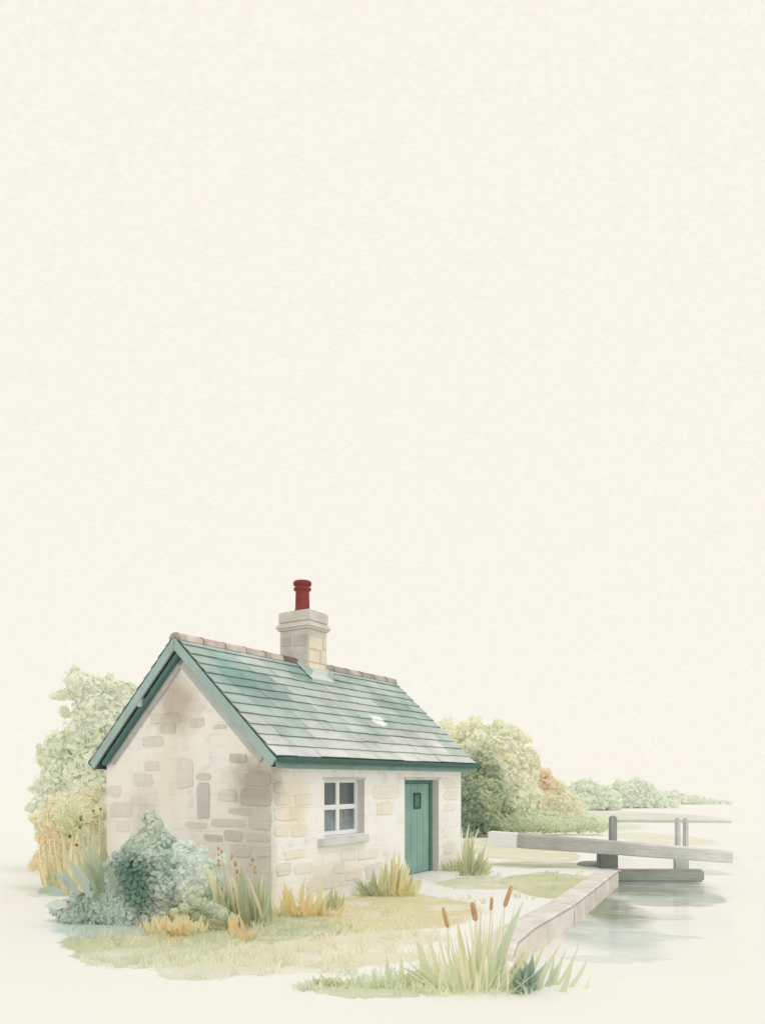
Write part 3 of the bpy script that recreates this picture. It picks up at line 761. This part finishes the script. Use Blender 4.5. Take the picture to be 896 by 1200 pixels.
# pale tree behind the cottage, left
d = 15.6
t = plant('broadleaf_tree', 0, 0, 'tall pale green tree with rounded crown behind the cottage gable', 'tree')
f = colour_field((246, 245, 220), [(70, 880, d, 60, (240, 242, 212), .6), (85, 955, d, 40, (236, 226, 186), .8), (170, 840, d, 50, (248, 245, 222), .6)])
leafage('crown', [(92, 799, 15), (110, 806, 16), (128, 806, 14), (146, 812, 13), (158, 830, 17), (120, 830, 28), (100, 818, 14), (145, 855, 34), (105, 862, 30), (70, 876, 20), (58, 888, 15), (72, 905, 26),
    (52, 922, 14), (66, 940, 24), (110, 905, 42), (160, 900, 42), (190, 870, 22), (95, 945, 34), (135, 950, 38), (56, 960, 14), (90, 985, 28)], d, f, t, .10, 1.0)
leafage('crown_sprig', [(71, 815, 7), (64, 816, 5), (80, 812, 6)], d, f, t, .09, 1.2)
leafage('crown_sprig', [(77, 836, 6), (76, 832, 5)], d, f, t, .09, 1.2)
trunk((P(110, 900, d).x, d, -.05), (P(115, 870, d).x, d, 2.8), .16, .07, TB, t); root_at(t, P(110, 0, d).x, d)

# ochre shrub left of the gable
d = 13.2
t = plant('shrub', 0, 0, 'loose ochre and yellow-green shrub beside the far corner of the gable', 'shrub')
f = colour_field((238, 230, 196), [(92, 960, d, 32, (208, 210, 164), .8), (64, 978, d, 26, (238, 214, 170), .85), (60, 1012, d, 30, (238, 220, 178), .8)])
leafage('foliage', [(100, 950, 22), (75, 950, 16), (50, 960, 12), (40, 958, 6), (70, 975, 22), (100, 985, 26), (55, 985, 12), (48, 1008, 11), (38, 1016, 6), (70, 1005, 22), (100, 1015, 26), (85, 1030, 20), (113, 955, 12), (60, 1022, 12), (52, 978, 9)], d, f, t, .09, 1.0, point=True, jag=.5)
m = MB()
for k in range(9):
    m.blade(P(70+k*5, 1030, d-.2), P(52+k*8+rnd(-6, 6), 935+rnd(-5, 22), d-.3), .05, C((206, 208, 168), .85), .15)
m.blade(P(82, 950, d-.3), P(92, 914, d-.3), .035, C((206, 212, 172), .85), .1)
m.build('leaf_blade', M_LEAF, t)
trunk((P(85, 0, d).x, d, -.05), (P(85, 0, d).x, d, 1.0), .05, .02, TB, t, 5, 'stem'); root_at(t, P(85, 0, d).x, d)

# blue-green bush against the gable
d = 10.3
t = plant('bush', 0, 0, 'large blue-green bush with dark centre growing against the gable wall', 'bush')
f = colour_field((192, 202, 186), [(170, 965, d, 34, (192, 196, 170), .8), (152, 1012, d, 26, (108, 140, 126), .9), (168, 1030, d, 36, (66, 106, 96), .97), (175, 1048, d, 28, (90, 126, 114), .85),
    (108, 1055, d, 30, (156, 176, 160), .8), (205, 1020, d, 28, (176, 192, 176), .7), (130, 1080, d, 40, (202, 211, 193), .8), (225, 1060, d, 30, (214, 220, 200), .8)])
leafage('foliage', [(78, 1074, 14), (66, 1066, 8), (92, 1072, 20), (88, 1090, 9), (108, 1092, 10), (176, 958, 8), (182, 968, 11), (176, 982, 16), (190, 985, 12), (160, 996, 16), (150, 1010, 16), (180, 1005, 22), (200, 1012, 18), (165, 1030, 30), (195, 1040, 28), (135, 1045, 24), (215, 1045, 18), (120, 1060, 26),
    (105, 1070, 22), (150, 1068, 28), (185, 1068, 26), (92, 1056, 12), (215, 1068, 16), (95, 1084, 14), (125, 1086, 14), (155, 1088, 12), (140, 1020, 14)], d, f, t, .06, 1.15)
m = MB(); TL = C((150, 168, 150), .82); TL2 = C((122, 138, 106), .86); TL3 = C((196, 206, 190), .82)
for (bx, by, ex, ey, w_, cc) in [(78, 1048, 44, 1042, 12, TL), (60, 1040, 44, 1046, 9, TL), (50, 1049, 31, 1049, 7, TL3), (78, 1060, 52, 1062, 14, TL3), (92, 1048, 73, 1014, 13, TL), (104, 1050, 82, 1008, 14, TL), (80, 1040, 64, 1022, 7, TL),
    (120, 1045, 100, 1010, 12, TL2), (118, 1052, 107, 1006, 10, TL2), (134, 1042, 126, 1012, 12, TL2), (112, 1052, 120, 1012, 12, TL2)]:
    m.blade(P(bx, by, d-.45), P(ex, ey, d-.5), w_*d/F*.85, mixc(cc, (1, 1, 1), rnd(-.05, .1)), .16, 9, fat=.4)
m.build('leaf_blade', M_LEAF, t)
trunk((P(165, 0, d).x, d, -.05), (P(165, 0, d).x, d, .8), .06, .02, TB, t, 5, 'stem'); root_at(t, P(165, 0, d).x, d)

# olive grass with dark seeds, left of the bush
def seed(m, p, L, r, col, lean=None):
    p = Vector(p); ax = Vector(lean or (rnd(-.3, .3), rnd(-.2, .2), 1)).normalized()
    m.tube([p+ax*L*(k/5-.5) for k in range(6)], [r*.25, r*.8, r, r*.95, r*.7, r*.2], col, 8)
def grass_clump(label, name, cat, blades, d, seeds=(), seedcol=None, group=None, extra=None, base_py=None):
    t = plant(name, 0, 0, label, cat, group); m = MB(); xs_ = []
    for (bx, by, ex, ey, w_, cc) in blades:
        dd = d+rnd(-.12, .12); b_ = P(bx, by, dd); xs_.append(b_.x)
        m.blade(b_, P(ex, ey, dd-rnd(-.1, .15)), w_*d/F*1.1, cc, .10)
    if extra: extra(m)
    m.build('leaf_blade', M_LEAF, t)
    if seeds:
        for grp in seeds:
            s = MB(); s.tube([P(grp[0][0]+grp[1], base_py or 1060, d), P(grp[0][0]+grp[1]*.3, grp[0][1]+15, d), P(grp[0][0], grp[0][1], d)], [.006, .005, .003], C((196, 190, 150), .85), 5)
            so_ = s.build('stem', M_LEAF, t)
            for (sx, sy, L_, r_) in grp[2]:
                sm = MB(); seed(sm, P(sx, sy, d-.02), L_*d/F, r_*d/F, seedcol); sm.build('seed_head', M_SEED, so_)
    cx_ = sum(xs_)/len(xs_); root_at(t, cx_, d); return t
OL = C((168, 174, 134), .84); OL2 = C((150, 158, 120), .84); OCH = C((224, 204, 152), .8); YG = C((212, 205, 156), .8); GRN = C((168, 178, 136), .84)
d = 10.9
bl = [(126, 1045, 117, 971, 11, OL2), (120, 1045, 102, 973, 8, OL), (128, 1050, 124, 990, 12, OL2), (115, 1045, 94, 972, 5, OL), (122, 1040, 110, 963, 5, OL), (130, 1045, 128, 1002, 10, OL2), (100, 1040, 73, 992, 5, OL), (106, 1040, 85, 992, 4, OL), (112, 1045, 96, 996, 4, OL), (118, 1050, 108, 1000, 9, OL2)]
grass_clump('olive grass clump with dark seed heads between the ochre shrub and gable', 'grass_clump', 'grass clump', bl, d,
    seeds=[((95, 958), 20, [(95, 959, 7, 1.8), (94, 969, 4, 1.9)]), ((82, 980), 24, [(82, 980, 5, 2), (90, 990, 4, 2)]), ((118, 948), 4, [(118, 948, 4, 1.6), (110, 950, 3, 1.5)])], seedcol=C((104, 116, 88), .8), base_py=1045)

d = 12.6
bl = []
for k in range(60):
    b_ = rnd(52, 120); bl.append((b_, 1050+rnd(-4, 4), b_+rnd(-14, 10), 1050-rnd(20, 80), rnd(2, 4.5), random.choice((YG, OCH, OL, C((224, 206, 160), .8)))))
grass_clump('tall ochre and green grasses standing at the far left behind the strap leaves', 'grass_clump', 'grass clump', bl, d)

# pale teal growth to the right of the bush
d = 10.15
t = plant('bush', 0, 0, 'pale grey-green low bush between the blue-green bush and cottage corner', 'bush')
f = colour_field((216, 221, 206), [(245, 1050, d, 20, (188, 200, 172), .5), (208, 1000, d, 20, (206, 214, 196), .6)])
leafage('foliage', [(214, 1000, 12), (232, 1012, 16), (215, 1030, 18), (245, 1035, 16), (232, 1052, 18), (258, 1010, 8), (255, 1050, 12), (222, 990, 7)], d, f, t, .055, 1.1)
root_at(t, P(235, 0, d).x, d)
d = 9.7
t = plant('low_plant', 0, 0, 'sage green lobed leafy plant at the foot of the gable', 'plant')
f = colour_field((200, 206, 176), [(240, 1068, d, 20, (174, 188, 158), .6), (205, 1085, d, 22, (226, 202, 152), .9)])
leafage('foliage', [(222, 1046, 4), (229, 1043, 4), (236, 1046, 4), (226, 1052, 6), (232, 1058, 9), (245, 1065, 10), (260, 1071, 9), (218, 1064, 8), (272, 1076, 6), (232, 1072, 8), (206, 1070, 7)], d, f, t, .045, 1.2, point=True)
root_at(t, P(240, 0, d).x, d)

bl = []
for k in range(150):
    b_ = 205+random.gauss(0, 17); bl.append((b_, 1093+rnd(-8, 3), b_+rnd(-8, 8), 1086-rnd(0, 16), rnd(1.5, 4.5), random.choice((C((226, 198, 148), .8), C((230, 210, 168), .8), C((220, 206, 158), .8), C((204, 204, 154), .8)))))
grass_clump('low orange-tinted grass tuft in front of the blue-green bush', 'grass_tuft', 'grass tuft', bl, 9.35)

# grasses at the cottage corner with brown seed heads
d = 10.0
bl = []
for k in range(80):
    b_ = rnd(262, 312); e_ = b_+rnd(-22, 14); bl.append((b_, 1085+rnd(-4, 4), e_, rnd(1016, 1070), rnd(1.5, 4), random.choice((OL, OL2, GRN, YG))))
bl += [(290, 1080, 283, 1012, 9, OL2), (300, 1080, 302, 1025, 8, OL2), (275, 1080, 260, 1046, 7, OL2), (283, 1080, 271, 1025, 6, YG), (262, 1078, 240, 1010, 11, YG), (265, 1078, 250, 1028, 8, YG), (312, 1080, 313, 1044, 5, OL), (317, 1080, 315, 1046, 4, OL2)]
SB = C((190, 152, 100), .85)
grass_clump('tall green grass clump with brown seed heads at the cottage corner', 'grass_clump', 'grass clump', bl, d,
    seeds=[((257, 994), 14, [(256, 994, 5, 1.5), (260, 998, 5, 1.6), (256, 1001, 4, 1.4), (256, 1008, 4, 1.7), (256, 1013, 5, 2.2)]),
           ((272, 1002), 12, [(272, 1004, 8, 1.2), (276, 1012, 7, 2.0), (278, 1021, 6, 1.8)]),
           ((297, 1006), 4, [(296, 1007, 6, 2.0), (294, 1013, 3, 1.5), (299, 1016, 4, 1.5), (299, 1021, 5, 2.2)])], seedcol=SB, base_py=1080)
d = 9.5
bl = [(278+rnd(-8, 8), 1098, 278+rnd(-12, 10), rnd(1066, 1080), rnd(4, 7), C((232, 200, 148), .78)) for _ in range(9)]
grass_clump('short orange grass tuft in front of the corner grasses', 'grass_tuft', 'grass tuft', bl, d)

# ochre clump under the wall
d = 10.75
bl = []
for k in range(190):
    b_ = 357+random.gauss(0, 17); b_ = max(322, min(398, b_)); u = (b_-326)/64; hh_ = (26+26*noise.noise(Vector((b_*.11, 3, 0))))*rnd(.3, 1.15)
    bl.append((b_, 1074+rnd(-7, 3), b_+(b_-357)*.2+rnd(-9, 9), 1074-hh_, rnd(1.5, 4), random.choice((OCH, OCH, C((220, 194, 130), .8), C((228, 208, 158), .8), YG))))
for k in range(26):
    b_ = rnd(378, 402); bl.append((b_, 1064+rnd(-3, 3), b_+rnd(-5, 6), 1064-rnd(8, 24), rnd(1.5, 3), random.choice((GRN, OL))))
bl += [(352, 1060, 358, 1026, 5, YG), (372, 1060, 376, 1024, 6, YG), (345, 1060, 340, 1040, 5, YG), (385, 1062, 390, 1038, 5, GRN)]
grass_clump('golden ochre grass clump at the foot of the front wall below the window', 'grass_clump', 'grass clump', bl, d)
# yellow-green clump left of the door
d = 12.6
bl = []
for k in range(200):
    b_ = rnd(424, 486); u = (b_-424)/62; h_ = 20+34*math.exp(-((b_-462)/13)**2); e_ = b_+(b_-455)*.25+rnd(-5, 6)
    bl.append((b_, 1049+rnd(-4, 3), e_, 1049-h_*rnd(.3, 1), rnd(1.5, 3.5), (YG if b_ > 446 else GRN) if random.random() < .75 else random.choice((OCH, OL))))
bl += [(455, 1046, 462, 994, 5, YG), (462, 1046, 469, 1001, 5, YG), (450, 1046, 448, 1006, 5, YG), (437, 1046, 437, 1018, 8, GRN), (472, 1048, 476, 1012, 5, YG), (480, 1048, 492, 1030, 5, OL)]
grass_clump('yellow-green grass clump growing against the wall beside the door', 'grass_clump', 'grass clump', bl, d)
# clump right of the door
d = 15.3
t_bl = []
for k in range(190):
    b_ = rnd(522, 566); h_ = 22+38*math.exp(-((b_-549)/9)**2); e_ = b_+(b_-545)*.45+rnd(-4, 6)
    t_bl.append((b_, 1028+rnd(-4, 2), e_, 1028-h_*rnd(.3, 1), rnd(1.2, 3), random.choice((YG, GRN, OL, C((196, 194, 140), .85)))))
t_bl += [(546, 1024, 550, 962, 4, YG), (548, 1024, 562, 968, 4, YG), (544, 1024, 541, 968, 3.5, C((236, 232, 206), .88)), (552, 1024, 570, 985, 4, OL), (556, 1026, 572, 1004, 5, GRN)]
def low(m):
    pass
o = grass_clump('olive and yellow grass clump at the cottage end right of the door', 'grass_clump', 'grass clump', t_bl, d)

# right-hand trees and hedge
d = 27
t = plant('broadleaf_tree', 0, 0, 'bushy green tree with darker lower left, rising beyond the cottage roof end', 'tree')
f = colour_field((230, 227, 200), [(560, 905, d, 42, (132, 150, 106), .85), (545, 950, d, 50, (116, 138, 106), .92), (580, 935, d, 26, (158, 170, 126), .8), (585, 885, d, 14, (230, 212, 170), .6), (575, 865, d, 34, (220, 221, 190), .6), (600, 955, d, 40, (208, 211, 178), .7)])
leafage('crown', [(523, 848, 8), (528, 860, 10), (544, 852, 8), (557, 850, 9), (570, 856, 8), (583, 848, 7), (580, 860, 12), (598, 860, 12), (608, 864, 8), (618, 866, 5), (560, 872, 22), (590, 880, 22), (612, 888, 14), (620, 880, 6), (624, 892, 8), (545, 890, 22),
    (575, 905, 28), (605, 912, 20), (622, 908, 10), (548, 925, 26), (575, 935, 28), (600, 940, 24), (550, 955, 22), (620, 930, 14), (530, 905, 14), (528, 880, 12)], d, f, t, .14, 1.0)
trunk((P(565, 0, d).x, d, -.05), (P(568, 0, d).x, d, 2.4), .16, .07, TB, t); root_at(t, P(565, 0, d).x, d)
d = 25.5
t = plant('bush', 0, 0, 'dark green rounded bush tight beside the cottage end wall', 'bush')
f = colour_field((166, 178, 136), [(545, 930, d, 30, (124, 142, 108), .85), (548, 962, d, 34, (98, 122, 96), .9)])  # dark spots put shadow into the leaf colour beside the cottage
leafage('foliage', [(553, 922, 9), (566, 920, 9), (578, 922, 9), (586, 928, 7), (545, 930, 12), (565, 935, 16), (580, 940, 12), (550, 955, 20), (575, 958, 16), (590, 965, 12), (545, 972, 14)], d, f, t, .12, 1.0); root_at(t, P(562, 0, d).x, d)
d = 29
t = plant('shrub', 0, 0, 'orange and pale yellow autumn shrub between the green tree and distant trees', 'shrub')
f = colour_field((236, 231, 204), [(634, 915, d, 22, (236, 206, 164), .7), (620, 936, d, 20, (234, 214, 176), .6), (655, 925, d, 20, (232, 222, 188), .6), (645, 945, d, 24, (230, 224, 190), .6)])
leafage('foliage', [(612, 915, 14), (610, 932, 16), (615, 950, 16), (672, 944, 10), (680, 950, 8), (632, 906, 8), (640, 906, 6), (628, 920, 14), (645, 920, 11), (655, 922, 8), (620, 935, 14), (640, 938, 16), (658, 940, 13), (668, 952, 9), (630, 955, 14), (652, 956, 12)], d, f, t, .13, 1.0)
trunk((P(642, 0, d).x, d, -.05), (P(642, 0, d).x, d, 1.0), .08, .03, TB, t, 3, 'stem'); root_at(t, P(642, 0, d).x, d)
d = 26.5
t = plant('hedge', 0, 0, 'low ragged green hedge running behind the white beam end', 'hedge')
f = colour_field((214, 217, 184), [(600, 965, d, 30, (192, 199, 160), .7)])
lp = [(588+k*9, 963+rnd(-2, 2)+k*.3, max(7, 13-k*.35)) for k in range(14)]
lp += [(600+k*11, 952+k*1.4, 4) for k in range(6)]
leafage('foliage', lp, d, f, t, .12, 1.0, point=True, jag=.6); root_at(t, P(640, 0, d).x, d)
d = 48
t = plant('broadleaf_tree', 0, 0, 'wide pale green distant tree on the skyline behind the rail post', 'tree')
f = colour_field((228, 230, 208), [(690, 935, d, 40, (221, 224, 198), .6)])
leafage('crown', [(655, 944, 12), (664, 932, 9), (712, 934, 10), (720, 942, 10), (672, 926, 9), (684, 922, 10), (665, 940, 12), (697, 926, 11), (680, 940, 14), (705, 938, 13), (695, 945, 12), (670, 950, 9), (715, 946, 8)], d, f, t, .24, .9)
trunk((P(690, 0, d).x, d, -.05), (P(690, 0, d).x, d, .9), .15, .06, TB, t, 3); root_at(t, P(690, 0, d).x, d)
d = 52
t = plant('broadleaf_tree', 0, 0, 'pale domed distant tree above the first bay of the handrail', 'tree')
f = colour_field((232, 233, 213), [(745, 925, d, 30, (227, 228, 205), .5)])
leafage('crown', [(778, 940, 7), (790, 942, 6), (718, 932, 10), (730, 926, 12), (745, 923, 11), (758, 926, 10), (767, 934, 9), (740, 938, 12), (755, 940, 10), (722, 942, 9), (772, 943, 7)], d, f, t, .26, .9)
trunk((P(743, 0, d).x, d, -.05), (P(743, 0, d).x, d, .9), .15, .06, TB, t, 3); root_at(t, P(743, 0, d).x, d)
d = 60
t = plant('hedge', 0, 0, 'very pale low hedge on the horizon at far right', 'hedge')
f = colour_field((238, 238, 220), [])
leafage('foliage', [(766+k*8, 934+k*.8+rnd(-1.5, 1.5), max(4, 10-k*.5)) for k in range(12)], d, f, t, .42, .8); root_at(t, P(800, 0, d).x, d)

# cattails in the foreground
d = 7.0
t = plant('cattail_clump', 0, 0, 'tall cattail clump with four brown heads in front of the coping', 'cattails')
m = MB(); RG = C((196, 199, 156), .8); RY = C((216, 210, 168), .8); RO = C((214, 194, 142), .82); RT = C((176, 190, 156), .8)
def zc(x, y): return (440+x/3.2, 1030+y/3.2)
for (ex, ey, bx, by, w_, cc) in [(170, 165, 250, 370, 4, RY), (230, 170, 290, 395, 4, RY), (275, 190, 325, 400, 4, RG), (305, 148, 350, 400, 12, RO), (345, 120, 372, 400, 4, RY), (395, 110, 392, 400, 6, RG), (440, 130, 410, 410, 5, RG),
    (475, 120, 400, 440, 6, RG), (555, 80, 430, 455, 13, RT), (525, 75, 440, 400, 5, RY), (145, 215, 232, 395, 7, RG), (360, 170, 368, 400, 5, RY), (420, 150, 385, 420, 5, RY), (455, 160, 420, 430, 8, RG), (500, 200, 450, 440, 9, RT), (330, 180, 360, 410, 4, RG),
    (255, 230, 300, 400, 4, RY), (380, 140, 378, 420, 4, RG), (410, 130, 396, 430, 4, RY), (628, 170, 480, 430, 5, RO), (590, 190, 480, 400, 5, RY), (560, 260, 490, 410, 6, RT), (200, 200, 262, 390, 4, RY), (310, 230, 340, 420, 5, RY)]:
    (e1, e2), (b1, b2) = zc(ex, ey), zc(bx, by); dd = d+rnd(-.2, .15)
    b_ = G(b1, b2+8) if False else P(b1, b2+3, dd); b_.z = min(b_.z, .03); b_.z = -.01 if b_.z < .15 else b_.z
    m.blade(b_, P(e1, e2, dd-rnd(0, .1)), w_*d/F*.9, mixc(cc, (.5, .5, .3), rnd(0, .25)), .05, 8)
for k in range(100):
    b1 = rnd(508, 596); u = (b1-552)/40; e1 = b1+u*40+rnd(-12, 12); e2 = 1078+abs(u)*30+rnd(0, 66)
    dd = d+rnd(-.25, .3); b_ = P(b1, 1165, dd); b_.z = 0
    m.blade(b_, P(e1, e2, dd), rnd(1.1, 2.6)*d/F, random.choice((RG, RY, RY, RT, RG)), .06, 7)
for k in range(34):
    b1 = rnd(505, 596); dd = d+rnd(-.3, .1); b_ = P(b1, 1170, dd); b_.z = 0
    m.blade(b_, P(b1+rnd(-8, 8), rnd(1110, 1148), dd), rnd(2, 5)*d/F, random.choice((RG, RY, C((222, 220, 184), .88))), .06, 6)
m.build('leaf_blade', M_LEAF, t)
for (x, y, L_, r_, lean, bx) in ((521.5, 1075, 25, 2.6, (-.25, 0, 1), 532), (555, 1068, 23, 3.3, (-.2, 0, 1), 556), (575.5, 1059, 16, 2.0, (.05, 0, 1), 570), (595, 1050, 27, 2.7, (.33, 0, 1), 584)):
    s = MB(); ax = Vector(lean).normalized(); h0 = P(x, y, d-.05); L2 = L_*d/F; r2 = r_*d/F
    base = P(bx, 1160, d-.05); base.z = 0
    s.tube([base, base.lerp(h0, .5)+Vector((-.01, 0, 0)), h0-ax*L2*.5, h0+ax*L2*.5, h0+ax*L2*.85], [.010, .008, .006, .005, .0015], RY, 6)
    so_ = s.build('stem', M_LEAF, t); hm = MB()
    hm.tube([h0+ax*L2*k for k in (-.5, -.47, -.40, -.2, .1, .32, .44, .5)], [.15*r2, .6*r2, .9*r2, r2, r2*.96, r2*.85, .55*r2, .1*r2], C((198, 158, 116), .95), 12)
    hm.build('seed_head', M_SEED, so_)
root_at(t, P(555, 0, d).x, d)

# teal leafy plant and arching sedge right of the cattails
d = 6.95
bl = []
DT = C((116, 142, 122), .86); DT2 = C((140, 164, 138), .86)
for k in range(130):
    b1 = rnd(604, 624); an = rnd(-1, 1); e1 = 614+an*17+rnd(-3, 3); e2 = 1120+abs(an)*14+rnd(0, 34)
    bl.append((b1, 1168+rnd(-5, 0), e1, e2, rnd(2.5, 6), random.choice((DT, DT, DT2))))
bl += [(618, 1160, 640, 1128, 8, DT2), (612, 1160, 603, 1130, 8, DT), (616, 1155, 624, 1118, 9, DT), (608, 1165, 605, 1140, 8, DT)]
grass_clump('dense dark teal leafy clump between the cattails and the sedge', 'leafy_clump', 'plant', bl, d)
bl = []
for (ex, ey, bx, by, w_, cc) in [(645, 225, 580, 350, 4, RG), (700, 230, 595, 430, 6, RG), (765, 225, 640, 425, 6, RG), (800, 285, 705, 412, 5, RG), (740, 300, 672, 462, 7, RG), (812, 345, 776, 418, 4, RY), (640, 300, 595, 420, 7, RT), (670, 290, 640, 420, 7, RT), (690, 310, 650, 400, 6, RT), (715, 260, 660, 420, 5, RG), (680, 330, 630, 425, 6, RT)]:
    (e1, e2), (b1, b2) = zc(ex, ey), zc(bx, by); bl.append((b1, b2+6, e1, e2, w_*1.05, cc))
grass_clump('arching green sedge with separate pointed blades at the water edge', 'sedge_clump', 'sedge', bl, 7.05)

# low grass left of the cattails
d = 7.15
bl = []
for k in range(420):
    b1 = rnd(368, 518); hgt = 6+24*sstep(400, 500, b1)*(.6+.8*noise.noise(Vector((b1*.06, 0, 0))))+rnd(-3, 12)*random.random(); 
    bl.append((b1, 1160-8*sstep(430, 370, b1)+rnd(-4, 4), b1+rnd(-9, 7), 1160-8*sstep(430, 370, b1)-hgt*rnd(.3, 1), rnd(1.2, 3.5), random.choice((C((200, 204, 156), .9), C((188, 194, 146), .9), C((210, 208, 162), .9)))))
bl += [(458, 1160, 453, 1117, 6, RG), (474, 1160, 470, 1119, 6, RG), (440, 1160, 436, 1134, 6, RG), (500, 1160, 486, 1098, 9, RG), (508, 1160, 492, 1102, 8, RG)]
grass_clump('spreading pale green low grass patch left of the cattails', 'grass_clump', 'grass clump', bl, d)

# ------------------------------------------------------------------ meadow grass (uncountable)
gm = MB()
def short(px, py, hx_, hy_, rgb, n, h=.07):
    c = C(rgb, .86)
    for _ in range(n):
        a = rnd(0, 6.28); r = math.sqrt(random.random())*.98
        p = G(px+math.cos(a)*r*hx_, py+math.sin(a)*r*hy_)
        # keep off the doorstep, the cottage and the canal
        lx = (p.x+1.625)*tx_+(p.y-10.95)*ty_; ly = -(p.x+1.625)*ty_+(p.y-10.95)*tx_
        if -.02 < lx < LN+.02 and -.02 < ly < WD: continue
        if dx0-.15 < lx < dx1+.3 and -.4 < ly < 0: continue
        if p.y > 8 and p.x > 1.0+.47*(p.y-8)-.15 and p.y < 19.5: continue
        k = rnd(.97, 1.04)
        gm.blade(p, p+Vector((rnd(-.5, .5)*h, rnd(-.5, .5)*h, h*rnd(.4, 1))), rnd(.008, .016), tuple(v*k for v in c), .1, 3, fat=.3)
for (px, py, hx_, hy_, rgb, soft, al) in GP:
    if 1000 < py: short(px, py, hx_, hy_*.95, rgb, int(hx_*hy_*.14), .05)
for (px, py, hx_, hy_, rgb, soft, al) in GP:
    if py < 1025: continue
    c = C(rgb, .86)
    for _ in range(int(8+hx_*.24)):
        a = rnd(0, 6.28); r = random.choice((rnd(.85, 1.05), rnd(0, 1)))
        o = G(px+math.cos(a)*r*hx_, py+math.sin(a)*r*hy_)
        lx = (o.x+1.625)*tx_+(o.y-10.95)*ty_; ly = -(o.x+1.625)*ty_+(o.y-10.95)*tx_
        if -.1 < lx < LN+.1 and -.1 < ly < WD: continue
        if dx0-.2 < lx < dx1+.4 and -.5 < ly < 0: continue
        if o.y > 7.5 and o.x > 1.0+.47*(o.y-8)-.3 and o.y < 19.5: continue
        tint = random.choice((1.0, .9, .82)); cc = tuple(v*tint for v in c)
        for _k in range(random.randint(4, 9)):
            h_ = rnd(.04, .13); p = o+Vector((rnd(-.06, .06), rnd(-.04, .04), 0))
            gm.blade(p, p+Vector((rnd(-.6, .6)*h_, rnd(-.4, .4)*h_, h_)), rnd(.010, .022), cc, .15, 4)
gm.build('grass', M_LEAF, kind='stuff', label='short pale meadow grass in patches round the cottage', cat='grass')
